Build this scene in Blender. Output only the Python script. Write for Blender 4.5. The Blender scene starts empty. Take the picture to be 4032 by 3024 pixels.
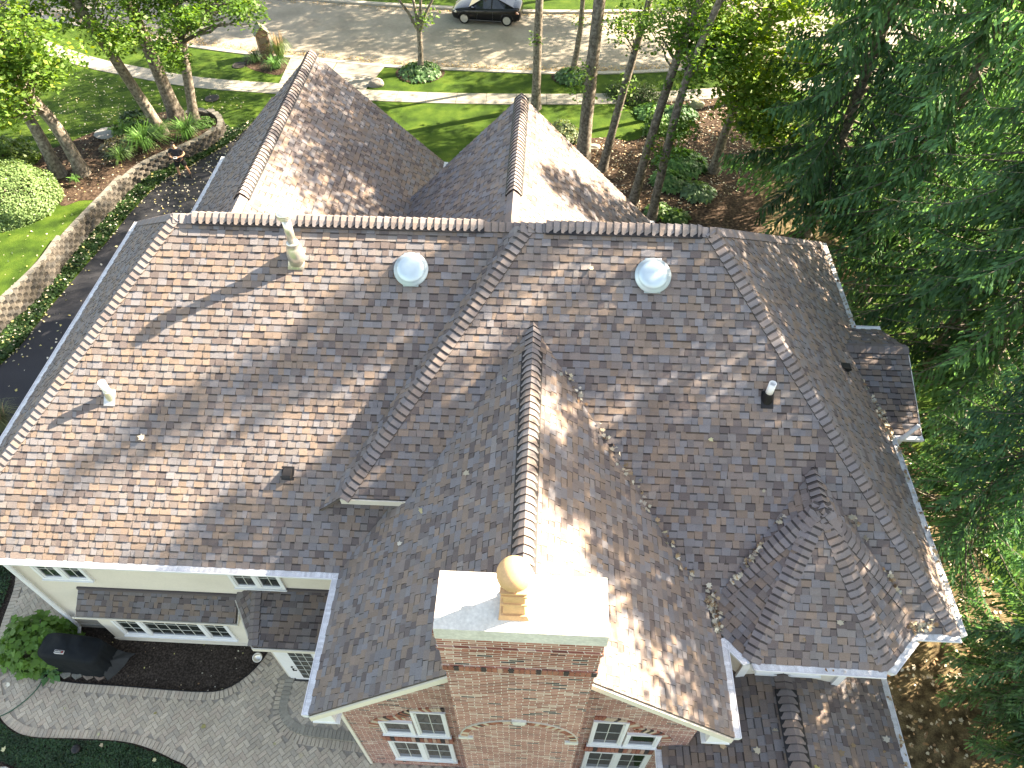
import bpy, bmesh, math, random
import numpy as np
from math import sin, cos, pi, radians, sqrt, atan2
from mathutils import Vector, Matrix
from mathutils.geometry import delaunay_2d_cdt
R = random.Random(11)
NR = np.random.RandomState(5)
scene = bpy.context.scene
COL = scene.collection
V = Vector

# ------------------------------------------------------------------ objects
def tag(o, label=None, cat=None, group=None, kind=None):
    if label: o['label'] = label
    if cat: o['category'] = cat
    if group: o['group'] = group
    if kind: o['kind'] = kind
    return o

def empty(name, loc=(0, 0, 0), rz=0, label=None, cat=None, group=None):
    o = bpy.data.objects.new(name, None)
    COL.objects.link(o)
    o.location = loc
    o.rotation_euler = (0, 0, rz)
    o.empty_display_size = 0.2
    return tag(o, label, cat, group)

def copy_tree(o, parent=None):
    c = o.copy(); COL.objects.link(c)
    if parent is not None: c.parent = parent
    for ch in list(o.children): copy_tree(ch, c)
    return c

class MB:
    """collects faces (with a colour per face) and links them as one mesh object"""
    def __init__(s):
        s.v = []; s.f = []; s.c = []; s.m = []
    def add(s, vs, fs, c=(1, 1, 1), m=0):
        b = len(s.v)
        s.v.extend([tuple(p) for p in vs])
        for f in fs:
            s.f.append(tuple(b + i for i in f)); s.c.append(c); s.m.append(m)
    def quad(s, a, b, c, d, col=(1, 1, 1), m=0):
        s.add([a, b, c, d], [(0, 1, 2, 3)], col, m)
    def poly(s, pts, col=(1, 1, 1), m=0):
        s.add(pts, [tuple(range(len(pts)))], col, m)
    def box(s, p0, p1, col=(1, 1, 1), m=0, rz=0, org=None):
        x0, y0, z0 = p0; x1, y1, z1 = p1
        vs = [V((x, y, z)) for z in (z0, z1) for (x, y) in ((x0, y0), (x1, y0), (x1, y1), (x0, y1))]
        if rz:
            o = V(org or ((x0 + x1) / 2, (y0 + y1) / 2, 0)); M = Matrix.Rotation(rz, 3, 'Z')
            vs = [M @ (p - o) + o for p in vs]
        s.add(vs, [(3, 2, 1, 0), (4, 5, 6, 7), (0, 1, 5, 4), (1, 2, 6, 5), (2, 3, 7, 6), (3, 0, 4, 7)], col, m)
    def prism(s, pts, off, col=(1, 1, 1), m=0):
        """polygon pts extruded by the vector off"""
        n = len(pts); off = V(off)
        a = [V(p) for p in pts]; b = [p + off for p in a]
        s.add(a + b, [tuple(range(n - 1, -1, -1)), tuple(range(n, 2 * n))] +
              [(i, (i + 1) % n, n + (i + 1) % n, n + i) for i in range(n)], col, m)
    def bar(s, a, b, w, h, col=(1, 1, 1), m=0, up=(0, 0, 1)):
        a = V(a); b = V(b); d = (b - a).normalized(); u = V(up)
        x = d.cross(u)
        if x.length < 1e-4: x = d.cross(V((1, 0, 0)))
        x.normalize(); y = x.cross(d).normalized()
        q = [x * (w / 2 * i) + y * (h / 2 * j) for i, j in ((-1, -1), (1, -1), (1, 1), (-1, 1))]
        s.add([a + p for p in q] + [b + p for p in q],
              [(0, 1, 2, 3), (7, 6, 5, 4), (4, 5, 1, 0), (5, 6, 2, 1), (6, 7, 3, 2), (7, 4, 0, 3)], col, m)
    def tube(s, pts, rad, n=8, col=(1, 1, 1), m=0, cap=True, rough=0.0):
        pts = [V(p) for p in pts]
        if not hasattr(rad, '__len__'): rad = [rad] * len(pts)
        rings = []; x = None
        for i, p in enumerate(pts):
            d = (pts[min(i + 1, len(pts) - 1)] - pts[max(i - 1, 0)]).normalized()
            if x is None:
                x = d.orthogonal().normalized()
            x = (x - d * x.dot(d)).normalized(); y = d.cross(x)
            rings.append([p + (x * cos(2 * pi * k / n) + y * sin(2 * pi * k / n)) * rad[i] *
                          (1 + (R.uniform(-rough, rough) if rough else 0)) for k in range(n)])
        vs = [q for r in rings for q in r]; fs = []
        for i in range(len(pts) - 1):
            for k in range(n):
                fs.append((i * n + k, i * n + (k + 1) % n, (i + 1) * n + (k + 1) % n, (i + 1) * n + k))
        if cap:
            fs.append(tuple(range(n - 1, -1, -1))); b = (len(pts) - 1) * n
            fs.append(tuple(range(b, b + n)))
        s.add(vs, fs, col, m)
    def lathe(s, prof, c=(0, 0, 0), n=24, axis=None, col=(1, 1, 1), m=0):
        """prof: list of (r, z); axis: optional 3x3 matrix"""
        c = V(c); vs = []; fs = []
        for r, z in prof:
            for k in range(n):
                p = V((r * cos(2 * pi * k / n), r * sin(2 * pi * k / n), z))
                if axis is not None: p = axis @ p
                vs.append(c + p)
        for i in range(len(prof) - 1):
            for k in range(n):
                fs.append((i * n + k, i * n + (k + 1) % n, (i + 1) * n + (k + 1) % n, (i + 1) * n + k))
        fs.append(tuple(range(n - 1, -1, -1))); b = (len(prof) - 1) * n
        fs.append(tuple(range(b, b + n)))
        s.add(vs, fs, col, m)
    def build(s, name, mats, parent=None, smooth=False, **kw):
        me = bpy.data.meshes.new(name)
        me.from_pydata(s.v, [], s.f)
        if not isinstance(mats, (list, tuple)): mats = [mats]
        for m in mats: me.materials.append(m)
        if len(mats) > 1: me.polygons.foreach_set('material_index', s.m)
        at = me.attributes.new('tint', 'FLOAT_COLOR', 'FACE')
        arr = np.ones((len(s.f), 4), 'f')
        arr[:, :3] = np.array([c[:3] for c in s.c], 'f').reshape(-1, 3)
        at.data.foreach_set('color', arr.ravel())
        if smooth: me.polygons.foreach_set('use_smooth', [True] * len(s.f))
        me.update()
        o = bpy.data.objects.new(name, me); COL.objects.link(o)
        if parent is not None: o.parent = parent
        return tag(o, **kw)

def np_build(name, verts, faces_n, nper, cols, mat, parent=None, **kw):
    """fast mesh: verts (N,3), faces consecutive with nper corners each, cols (F,3)"""
    me = bpy.data.meshes.new(name)
    nf = faces_n
    me.vertices.add(len(verts)); me.vertices.foreach_set('co', np.asarray(verts, 'f').ravel())
    me.loops.add(nf * nper); me.loops.foreach_set('vertex_index', np.arange(nf * nper, dtype='i'))
    me.polygons.add(nf)
    me.polygons.foreach_set('loop_start', np.arange(0, nf * nper, nper, dtype='i'))
    try: me.polygons.foreach_set('loop_total', np.full(nf, nper, 'i'))
    except Exception: pass
    me.materials.append(mat)
    at = me.attributes.new('tint', 'FLOAT_COLOR', 'FACE')
    arr = np.ones((nf, 4), 'f'); arr[:, :3] = cols
    at.data.foreach_set('color', arr.ravel())
    me.update(calc_edges=True)
    me.validate()
    o = bpy.data.objects.new(name, me); COL.objects.link(o)
    if parent is not None: o.parent = parent
    return tag(o, **kw)

# ------------------------------------------------------------------ materials
def mat(name, base=(.5, .5, .5), rough=.8, metal=0., tint=False, noise=0., nscale=8., nscale2=None, noise2=0.,
        bump=0., bscale=60., spec=.3, trans=0., coat=0., colors=None, cscale=3., detail=6., rampw=(.35, .65), tcol=(1.5, 1.35, .45)):
    m = bpy.data.materials.new(name); m.use_nodes = True
    nt = m.node_tree; N = nt.nodes; L = nt.links
    b = N['Principled BSDF']
    b.inputs['Roughness'].default_value = rough
    b.inputs['Metallic'].default_value = metal
    b.inputs['Specular IOR Level'].default_value = spec
    if coat: b.inputs['Coat Weight'].default_value = coat; b.inputs['Coat Roughness'].default_value = .05
    tc = N.new('ShaderNodeTexCoord')
    geo = N.new('ShaderNodeNewGeometry')
    pos = geo.outputs['Position']
    def noisen(scale, det=detail):
        n = N.new('ShaderNodeTexNoise'); n.inputs['Scale'].default_value = scale
        n.inputs['Detail'].default_value = det; L.new(pos, n.inputs['Vector']); return n
    cur = None
    if colors:
        n = noisen(cscale); r = N.new('ShaderNodeValToRGB'); L.new(n.outputs['Fac'], r.inputs['Fac'])
        e = r.color_ramp.elements; k = len(colors)
        e[0].position = rampw[0]; e[0].color = (*colors[0], 1); e[1].position = rampw[1]; e[1].color = (*colors[-1], 1)
        for i in range(1, k - 1):
            q = e.new(rampw[0] + (rampw[1] - rampw[0]) * i / (k - 1)); q.color = (*colors[i], 1)
        cur = r.outputs['Color']
    else:
        rgb = N.new('ShaderNodeRGB'); rgb.outputs[0].default_value = (*base, 1); cur = rgb.outputs[0]
    if tint:
        a = N.new('ShaderNodeAttribute'); a.attribute_name = 'tint'
        mx = N.new('ShaderNodeMix'); mx.data_type = 'RGBA'; mx.blend_type = 'MULTIPLY'; mx.inputs[0].default_value = 1
        L.new(cur, mx.inputs[6]); L.new(a.outputs['Color'], mx.inputs[7]); cur = mx.outputs[2]
    for amt, sc in ((noise, nscale), (noise2, nscale2)):
        if amt and sc:
            n = noisen(sc); mr = N.new('ShaderNodeMapRange')
            mr.inputs['From Min'].default_value = .25; mr.inputs['From Max'].default_value = .75
            mr.inputs['To Min'].default_value = 1 - amt; mr.inputs['To Max'].default_value = 1 + amt
            L.new(n.outputs['Fac'], mr.inputs['Value'])
            mx = N.new('ShaderNodeVectorMath'); mx.operation = 'SCALE'
            L.new(cur, mx.inputs[0]); L.new(mr.outputs[0], mx.inputs['Scale']); cur = mx.outputs[0]
    L.new(cur, b.inputs['Base Color'])
    if bump:
        n = noisen(bscale, 4); bp = N.new('ShaderNodeBump'); bp.inputs['Strength'].default_value = bump
        bp.inputs['Distance'].default_value = .02
        L.new(n.outputs['Fac'], bp.inputs['Height']); L.new(bp.outputs[0], b.inputs['Normal'])
    if trans:
        t = N.new('ShaderNodeBsdfTranslucent')
        sc = N.new('ShaderNodeMix'); sc.data_type = 'RGBA'; sc.blend_type = 'MULTIPLY'; sc.inputs[0].default_value = 1
        sc.inputs[7].default_value = (*tcol, 1)
        L.new(cur, sc.inputs[6]); L.new(sc.outputs[2], t.inputs['Color'])
        ms = N.new('ShaderNodeMixShader'); ms.inputs[0].default_value = trans
        L.new(b.outputs[0], ms.inputs[1]); L.new(t.outputs[0], ms.inputs[2])
        L.new(ms.outputs[0], N['Material Output'].inputs['Surface'])
    return m

M = {}
M['shingle'] = mat('shingle', (1, 1, 1), .95, tint=True, noise=.22, nscale=90, noise2=.10, nscale2=1.3, bump=.5, bscale=160, spec=.15)
M['cap'] = mat('cap_shingle', (1, 1, 1), .95, tint=True, noise=.18, nscale=80, noise2=.12, nscale2=2, bump=.4, bscale=160, spec=.15)
M['black_plastic'] = mat('black_plastic', (.012, .012, .013), .5)
M['white'] = mat('white_trim', (.72, .73, .72), .45, noise=.06, nscale=3)
M['cream'] = mat('cream_trim', (.64, .60, .51), .6, noise=.06, nscale=2, noise2=.05, nscale2=30)
M['siding'] = mat('siding', (.63, .575, .48), .65, noise=.05, nscale=1.5, noise2=.04, nscale2=25)
M['gutter'] = mat('gutter', (.70, .72, .73), .4, noise=.08, nscale=5)
M['mesh_guard'] = mat('gutter_guard', (.60, .62, .63), .45, metal=.2, tint=True, noise=.22, nscale=60, noise2=.15, nscale2=4, bump=.4, bscale=120)
M['soffit'] = mat('soffit', (.60, .58, .50), .7)
M['zinc'] = mat('galvanized_metal', (.62, .60, .54), .32, metal=.75, noise=.12, nscale=10, noise2=.1, nscale2=50)  # warm base colour holds a brownish reflection
M['dome'] = mat('spun_aluminium', (.46, .58, .63), .38, metal=.35, noise=.06, nscale=6)  # pale blue of the reflected sky is put into the base colour
M['pvc'] = mat('white_pvc', (.82, .82, .78), .35)
M['concrete'] = mat('concrete_cap', (.55, .55, .50), .9, noise=.14, nscale=4, noise2=.15, nscale2=25, bump=.3)
M['terracotta'] = mat('terracotta', (.58, .35, .18), .65, noise=.1, nscale=8, noise2=.1, nscale2=40)
M['glass'] = mat('window_glass', (.022, .028, .026), .04, spec=.9)
M['muntin'] = mat('window_bar', (.55, .56, .50), .5)
M['wall_generic'] = mat('painted_wall', (.60, .58, .51), .7)

def brick_mat(name, axis='XZ', bw=.21, bh=.0677, mortar=(.60, .56, .50), seed=0., soldier=False):
    """brick courses worked out from the surface position"""
    m = bpy.data.materials.new(name); m.use_nodes = True
    nt = m.node_tree; N = nt.nodes; L = nt.links; b = N['Principled BSDF']
    b.inputs['Roughness'].default_value = .9; b.inputs['Specular IOR Level'].default_value = .2
    def mth(op, a, bb=None):
        n = N.new('ShaderNodeMath'); n.operation = op
        for i, x in enumerate((a, bb)):
            if x is None: continue
            if isinstance(x, (int, float)): n.inputs[i].default_value = x
            else: L.new(x, n.inputs[i])
        return n.outputs[0]
    g = N.new('ShaderNodeNewGeometry'); sp = N.new('ShaderNodeSeparateXYZ'); L.new(g.outputs['Position'], sp.inputs[0])
    # horizontal coordinate: x + y so that faces of either direction carry bricks
    hx = mth('ADD', sp.outputs[0], sp.outputs[1]); vz = sp.outputs[2]
    if soldier: hx, vz = vz, hx
    row = mth('FLOOR', mth('DIVIDE', vz, bh))
    off = mth('MULTIPLY', mth('MODULO', mth('ABSOLUTE', row), 2.0), .5)
    wn0 = N.new('ShaderNodeTexWhiteNoise'); wn0.noise_dimensions = '1D'; L.new(row, wn0.inputs['W'])
    off = mth('ADD', off, mth('MULTIPLY', wn0.outputs['Value'], .12))
    u = mth('ADD', mth('DIVIDE', hx, bw), off)
    cu = mth('FLOOR', u)
    fu = mth('FRACT', u); fv = mth('FRACT', mth('DIVIDE', vz, bh))
    cb = N.new('ShaderNodeCombineXYZ'); L.new(cu, cb.inputs[0]); L.new(row, cb.inputs[1]); cb.inputs[2].default_value = seed
    wn = N.new('ShaderNodeTexWhiteNoise'); wn.noise_dimensions = '3D'; L.new(cb.outputs[0], wn.inputs['Vector'])
    r = N.new('ShaderNodeValToRGB'); L.new(wn.outputs['Value'], r.inputs['Fac']); r.color_ramp.interpolation = 'CONSTANT'
    cols = [(0, (.30, .118, .088)), (.22, (.35, .155, .12)), (.42, (.24, .092, .070)), (.58, (.39, .22, .175)), (.70, (.29, .112, .085)),
            (.83, (.45, .32, .265)), (.90, (.05, .042, .046)), (.94, (.20, .08, .065))]
    e = r.color_ramp.elements
    e[0].position = 0; e[0].color = (*cols[0][1], 1); e[1].position = cols[1][0]; e[1].color = (*cols[1][1], 1)
    for p, c in cols[2:]:
        q = e.new(p); q.color = (*c, 1)
    mt = .09; mtv = .18
    mu = mth('LESS_THAN', fu, mt * .6); mv = mth('LESS_THAN', fv, mtv)
    mm = mth('MAXIMUM', mu, mv)
    ns = N.new('ShaderNodeTexNoise'); ns.inputs['Scale'].default_value = 2.2; L.new(g.outputs['Position'], ns.inputs['Vector'])
    ns2 = N.new('ShaderNodeTexNoise'); ns2.inputs['Scale'].default_value = 60; L.new(g.outputs['Position'], ns2.inputs['Vector'])
    mx = N.new('ShaderNodeMix'); mx.data_type = 'RGBA'; L.new(mm, mx.inputs[0]); L.new(r.outputs[0], mx.inputs[6])
    mx.inputs[7].default_value = (*mortar, 1)
    k = mth('ADD', mth('MULTIPLY', ns.outputs['Fac'], .5), mth('MULTIPLY', ns2.outputs['Fac'], .6))
    k = mth('ADD', k, .45)
    sc = N.new('ShaderNodeVectorMath'); sc.operation = 'SCALE'; L.new(mx.outputs[2], sc.inputs[0]); L.new(k, sc.inputs['Scale'])
    L.new(sc.outputs[0], b.inputs['Base Color'])
    bp = N.new('ShaderNodeBump'); bp.inputs['Strength'].default_value = .6; bp.inputs['Distance'].default_value = .006
    L.new(mth('SUBTRACT', 1.0, mm), bp.inputs['Height']); L.new(bp.outputs[0], b.inputs['Normal'])
    return m
M['brick'] = brick_mat('brick')
M['tintbrick'] = mat('shaped_brick', (1, 1, 1), .9, tint=True, noise=.15, nscale=30)

# ------------------------------------------------------------------ 2-D clipping
def clip_convex(poly, conv):
    """Sutherland-Hodgman: poly clipped by convex polygon conv (counter-clockwise), 2-D tuples"""
    out = poly
    n = len(conv)
    for i in range(n):
        ax, ay = conv[i]; bx, by = conv[(i + 1) % n]
        ex, ey = bx - ax, by - ay
        inp = out; out = []
        if not inp: return []
        for j in range(len(inp)):
            p = inp[j]; q = inp[(j + 1) % len(inp)]
            dp = ex * (p[1] - ay) - ey * (p[0] - ax); dq = ex * (q[1] - ay) - ey * (q[0] - ax)
            if dp >= 0: out.append(p)
            if (dp > 0 > dq) or (dp < 0 < dq):
                t = dp / (dp - dq); out.append((p[0] + t * (q[0] - p[0]), p[1] + t * (q[1] - p[1])))
    return out

def area2(p):
    return sum(p[i][0] * p[(i + 1) % len(p)][1] - p[(i + 1) % len(p)][0] * p[i][1] for i in range(len(p))) / 2

def inpoly(x, y, P):
    c = False; n = len(P); j = n - 1
    for i in range(n):
        if ((P[i][1] > y) != (P[j][1] > y)) and (x < (P[j][0] - P[i][0]) * (y - P[i][1]) / (P[j][1] - P[i][1]) + P[i][0]): c = not c
        j = i
    return c

def smooth_path(pts, n=6, closed=False):
    out = []; m = len(pts)
    rng = range(m if closed else m - 1)
    for i in rng:
        g = lambda k: V(pts[k % m] if closed else pts[min(max(k, 0), m - 1)])
        a, b, c, d = g(i - 1), g(i), g(i + 1), g(i + 2)
        for k in range(n):
            t = k / n
            p = .5 * ((2 * b) + (c - a) * t + (2 * a - 5 * b + 4 * c - d) * t * t + (3 * b - a - 3 * c + d) * t ** 3)
            out.append(tuple(p))
    if not closed: out.append(tuple(pts[-1]))
    return out

def sheet(name, pts, z, m, hf=None, step=None, **kw):
    """flat (or draped) ground sheet over the polygon pts"""
    vs = [V((p[0], p[1])) for p in pts]; ed = [(i, (i + 1) % len(pts)) for i in range(len(pts))]
    if step:
        xs = [p[0] for p in pts]; ys = [p[1] for p in pts]
        x = min(xs) + step / 2
        while x < max(xs):
            y = min(ys) + step / 2
            while y < max(ys):
                if inpoly(x, y, pts): vs.append(V((x, y)))
                y += step
            x += step
    r = delaunay_2d_cdt(vs, ed, [], 1, 1e-4)
    mb = MB()
    mb.add([(p.x, p.y, z + (hf(p.x, p.y) if hf else 0)) for p in r[0]], [tuple(f) for f in r[2]])
    return mb.build(name, m, **kw)
# ------------------------------------------------------------------ shingled roofs
PAL = [((.232, .180, .145), 24), ((.194, .187, .192), 18), ((.140, .117, .111), 13), ((.204, .171, .154), 22),
       ((.212, .192, .180), 12), ((.174, .156, .151), 11)]
PW = [w for _, w in PAL]
EXPO = .148

def shade(c, k): return (c[0] * k, c[1] * k, c[2] * k)
def pick():
    c = R.choices(PAL, PW)[0][0]; k = R.uniform(.90, 1.10)
    return shade(c, k)

class Plane:
    def __init__(s, p0, p1, p2):
        """plane through three points"""
        p0, p1, p2 = V(p0), V(p1), V(p2)
        n = (p1 - p0).cross(p2 - p0)
        if n.z < 0: n = -n
        n.normalize(); s.n = n; s.d = n.dot(p0)
        g = V((-n.x / n.z, -n.y / n.z)); s.sl = g.length
        s.uh = g.normalized(); s.ud = V((s.uh.y, -s.uh.x)); s.k = sqrt(1 + s.sl ** 2)
        s.v0 = 0
    def z(s, x, y): return (s.d - s.n.x * x - s.n.y * y) / s.n.z
    def uv(s, x, y): return (s.ud.x * x + s.ud.y * y, (s.uh.x * x + s.uh.y * y) * s.k - s.v0)
    def pt(s, u, v, h=0):
        q = s.ud * u + s.uh * ((v + s.v0) / s.k)
        return V((q.x, q.y, s.z(q.x, q.y))) + s.n * h
    def on(s, x, y, h=0): return V((x, y, s.z(x, y))) + s.n * h

def shingle_roof(name, pl, polys, parent, deck=.05, expo=EXPO, dark=1.0, v_eave=None, **kw):
    """tabs laid course by course over the given convex polygons (xy lists) of plane pl"""
    mb = MB()
    allv = [pl.uv(x, y)[1] for P in polys for x, y in P]
    pl.v0 += min(allv) if v_eave is None else v_eave
    conv = []
    for P in polys:
        c = [pl.uv(x, y) for x, y in P]
        if area2(c) < 0: c = c[::-1]
        conv.append(c)
        low = [pl.pt(u, v, -.004) for u, v in c]
        mb.prism(low[::-1], -pl.n * deck, shade((.12, .1, .09), dark))
    vmin = min(v for c in conv for _, v in c); vmax = max(v for c in conv for _, v in c)
    umin = min(u for c in conv for u, _ in c); umax = max(u for c in conv for u, _ in c)
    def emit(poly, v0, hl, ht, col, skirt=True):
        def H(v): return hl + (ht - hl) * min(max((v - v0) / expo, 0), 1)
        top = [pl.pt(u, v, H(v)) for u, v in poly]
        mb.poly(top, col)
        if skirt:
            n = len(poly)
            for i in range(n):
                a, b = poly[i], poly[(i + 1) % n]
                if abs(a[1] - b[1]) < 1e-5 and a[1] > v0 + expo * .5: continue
                mb.quad(top[i], pl.pt(a[0], a[1], -.003), pl.pt(b[0], b[1], -.003), top[(i + 1) % n], shade(col, .25))  # skirt darkened to paint the shadow line under each course
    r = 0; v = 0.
    r0 = int(math.floor(vmin / expo)) - 1
    for r in range(r0, int(vmax / expo) + 1):
        v0 = r * expo; v1 = v0 + expo
        u = umin - R.uniform(0, .3); tooth = R.random() < .5
        rowk = R.uniform(.96, 1.04)
        while u < umax:
            w = R.choice([.10, .13, .15, .17, .19, .21]) if tooth else R.choice([.09, .12, .14, .16, .19])
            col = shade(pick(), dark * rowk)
            hl = .024 if tooth else .012
            sk = .012 if tooth else -.0
            rect = [(u + sk * R.uniform(-.6, 1), v0), (u + w - sk * R.uniform(-.6, 1), v0), (u + w, v1), (u, v1)]
            for c in conv:
                if max(p[0] for p in c) < u or min(p[0] for p in c) > u + w: continue
                if max(p[1] for p in c) < v0 or min(p[1] for p in c) > v1: continue
                if tooth:
                    q = clip_convex(rect, c)
                    if len(q) > 2 and abs(area2(q)) > 2e-5: emit(q, v0, hl, .003, col)
                else:
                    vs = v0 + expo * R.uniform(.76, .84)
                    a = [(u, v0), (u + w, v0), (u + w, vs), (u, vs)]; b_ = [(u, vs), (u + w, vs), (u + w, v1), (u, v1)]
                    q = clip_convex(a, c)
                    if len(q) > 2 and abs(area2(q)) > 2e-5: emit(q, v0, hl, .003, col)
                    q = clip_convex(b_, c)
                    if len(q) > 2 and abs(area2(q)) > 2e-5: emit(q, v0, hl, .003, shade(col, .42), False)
            u += w
            if R.random() < .82: tooth = not tooth
    return mb.build(name, M['shingle'], parent, **kw)

def caps(name, p0, p1, n1, n2, parent, half=.18, lift=.0, expo=.148, dark=1., vent=False, name2='ridge_vent', band=.66):
    """overlapping cap shingles from the low/near end p0 to p1, bent over the planes with normals n1, n2"""
    p0, p1 = V(p0), V(p1); d = (p1 - p0); Ln = d.length; d.normalize()
    n1, n2 = V(n1), V(n2)
    def side(n, other):
        s = n.cross(d).normalized()
        if s.dot(other) > 0 and s.dot(-n) < -1e9: s = -s
        return s
    s1 = n1.cross(d).normalized(); s2 = n2.cross(d).normalized()
    # s1 must lead away from plane 2: pick signs so that they diverge downwards
    if s1.dot(n2) > 0: s1 = -s1
    if s2.dot(n1) > 0: s2 = -s2
    up = (n1 + n2).normalized()
    mb = MB(); n = int(Ln / expo)
    dirn = 1
    for i in range(n + 1):
        a = i * expo; b = min(a + expo * 1.15, Ln)
        if b - a < .03: continue
        col = R.choices([c for c, _ in PAL], [16, 20, 4, 26, 14, 20])[0]; col = tuple((c * .55 + g_ * .45) * dark * 1.05 for c, g_ in zip(col, (.205, .180, .172)))
        hl, ht = .040 + lift, .010 + lift
        ring = []
        for (t, h, q) in ((a, hl, 0), (b, ht, 1)):
            row = []
            for (s, f) in ((s1, 1.), (s1, .93), (s1, .28), (None, 0), (s2, .28), (s2, .93), (s2, 1.)):
                sh = .022 if (f == 1. and q == 0) else 0
                p = p0 + d * (t + sh)
                if s is None: p = p + up * (h + .004)
                else:
                    nn = n1 if s is s1 else n2
                    p = p + s * (half * f) + nn * (h if f < .9 or lift == 0 else h * .8)
                row.append(p)
            ring.append(row)
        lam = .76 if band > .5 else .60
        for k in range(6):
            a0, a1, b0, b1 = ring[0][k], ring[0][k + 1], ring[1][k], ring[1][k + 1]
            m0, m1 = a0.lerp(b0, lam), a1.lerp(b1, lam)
            mb.quad(a0, a1, m1, m0, col); mb.quad(m0, m1, b1, b0, shade(col, band))  # upper strip darkened as painted shade at the next cap's edge
            mb.quad(a0, a0 - up * .028, a1 - up * .028, a1, shade(col, band * .35 if not vent else .38))  # front edge darkened too, a painted shadow line at the low end
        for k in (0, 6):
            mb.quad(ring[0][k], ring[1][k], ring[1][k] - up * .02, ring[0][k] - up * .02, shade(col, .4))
    o = mb.build(name, M['cap'], parent)
    if vent:
        vb = MB()
        for s, nn in ((s1, n1), (s2, n2)):
            a = p0 + s * (half + .028) + nn * .018; b = p1 + s * (half + .028) + nn * .018
            c0 = p0 + up * .0; c1 = p1
            vb.add([a + nn * .002, b + nn * .002, b + nn * lift, a + nn * lift, c0 + nn * lift, c1 + nn * lift, c0, c1],
                   [(0, 1, 2, 3), (3, 2, 5, 4), (0, 3, 4, 6), (1, 7, 5, 2)])
        vb.build(name2, M['black_plastic'], parent)
    return o

house = empty('house', (0, 7, 0), 0, 'large house with hipped and gabled brown shingle roofs and a brick chimney', 'house')
def HP(name, mb_or_none=None):  # part placed in world coordinates under the house
    pass
# every part is built in world coordinates, so keep the house empty's inverse in the parenting
_hinv = Matrix.Translation((0, 7, 0)).inverted()
def own(o, parent=None):
    return o

K = .8167; EZ = 5.25
P_L = Plane((-12.45, 6.4, EZ), (-3.9, 6.4, EZ), (-7.67, 12, 9.824))
P_R = Plane((0, 5.7, EZ), (8.25, 5.7, EZ), (3.3, 11.65, 10.11))
P_RE = Plane((8.25, 5.7, EZ), (8.25, 17.5, EZ), (3.3, 11.65, 10.11))
P_RB = Plane((-.31, 11.65, 10.11), (3.3, 11.65, 10.11), (8.25, 17.5, EZ))
P_RL = Plane((-.31, 11.65, 10.11), (-.31, 13, 10.11), (-3.82, 7.36, 6.605))
P_LE = Plane((-12.45, 6.4, EZ), (-12.45, 17.6, EZ), (-7.67, 12, 9.824))
P_LB = Plane((-7.67, 12, 9.824), (0, 12, 9.824), (-12.45, 17.6, EZ))
AX, AZ = -7.13, 8.90
P_A1 = Plane((-10.87, 21.25, EZ), (-10.87, 14, EZ), (AX, 14, AZ)); P_A2 = Plane((-3.42, 21.25, EZ), (-3.42, 14, EZ), (AX, 14, AZ))
BX, BZ = -.71, 9.20
P_B1 = Plane((-4.66, 18.35, EZ), (-4.66, 14, EZ), (BX, 14, BZ)); P_B2 = Plane((3.24, 18.35, EZ), (3.24, 14, EZ), (BX, 14, BZ))
CX, CZ = -.13, 8.86
P_C1 = Plane((-3.9, 3.65, EZ), (-3.9, 6, EZ), (CX, 6, CZ)); P_C2 = Plane((3.66, 3.65, EZ), (3.66, 6, EZ), (CX, 6, CZ))
O = V((5.4, 7.28, 7.2)); e1 = V((3.29, 5.94, EZ)); e2 = V((4.17, 4.98, EZ)); e3 = V((6.68, 4.95, EZ)); e4 = V((7.6, 5.88, EZ))
P_OF = Plane(e2, e3, O); P_O1 = Plane(e1, e2, O); P_O2 = Plane(e3, e4, O)
P_S1 = Plane(O, e1, O + V((0, 1, 0))); P_S2 = Plane(O, e4, O + V((0, 1, 0)))

def roof(nm, pl, polys, **k):
    return shingle_roof('roof', pl, polys, house, **k)
yb = 7.36
r_L = roof('L', P_L, [[(-12.45, 6.4), (-2.3, 6.4), (-.5, 12), (-7.67, 12)]])
r_R = roof('R', P_R, [[(-3.82, yb), (6.87, yb), (3.3, 11.65), (-.31, 11.65)], [(-1.0, 5.7), (8.25, 5.7), (6.87, yb), (-2.2, yb)]], v_eave=5.7 * P_R.k)
r_RE = roof('RE', P_RE, [[(8.25, 5.7), (8.25, 17.5), (3.3, 11.65)]])
r_RB = roof('RB', P_RB, [[(-.31, 11.65), (3.3, 11.65), (8.25, 17.5), (-.31, 17.5)]])
r_RL = roof('RL', P_RL, [[(-.31, 11.65), (-3.82, 7.36), (-4.45, 7.36), (-.9, 12.2)]])
r_LE = roof('LE', P_LE, [[(-12.45, 6.4), (-12.45, 17.6), (-7.67, 12)]])
r_LB = roof('LB', P_LB, [[(-7.67, 12), (-.3, 12), (-.3, 17.6), (-12.45, 17.6)]])
r_A1 = roof('A1', P_A1, [[(-10.87, 21.25), (AX, 21.25), (AX, 13.0), (-10.87, 17.5)]])
r_A2 = roof('A2', P_A2, [[(-3.42, 21.25), (AX, 21.25), (AX, 13.0), (-3.42, 17.5)]])
r_B1 = roof('B1', P_B1, [[(-4.66, 18.35), (BX, 18.35), (BX, 12.7), (-4.66, 17.2)]])
r_B2 = roof('B2', P_B2, [[(3.24, 18.35), (BX, 18.35), (BX, 12.7), (3.24, 17.2)]])
r_C1 = roof('C1', P_C1, [[(-3.9, 3.65), (CX, 3.65), (CX, 10.15), (-3.9, 6.45)]])
r_C2 = roof('C2', P_C2, [[(3.66, 3.65), (CX, 3.65), (CX, 10.15), (3.66, 5.72)]])
r_OF = roof('OF', P_OF, [[e2[:2], e3[:2], O[:2]]])
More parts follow.
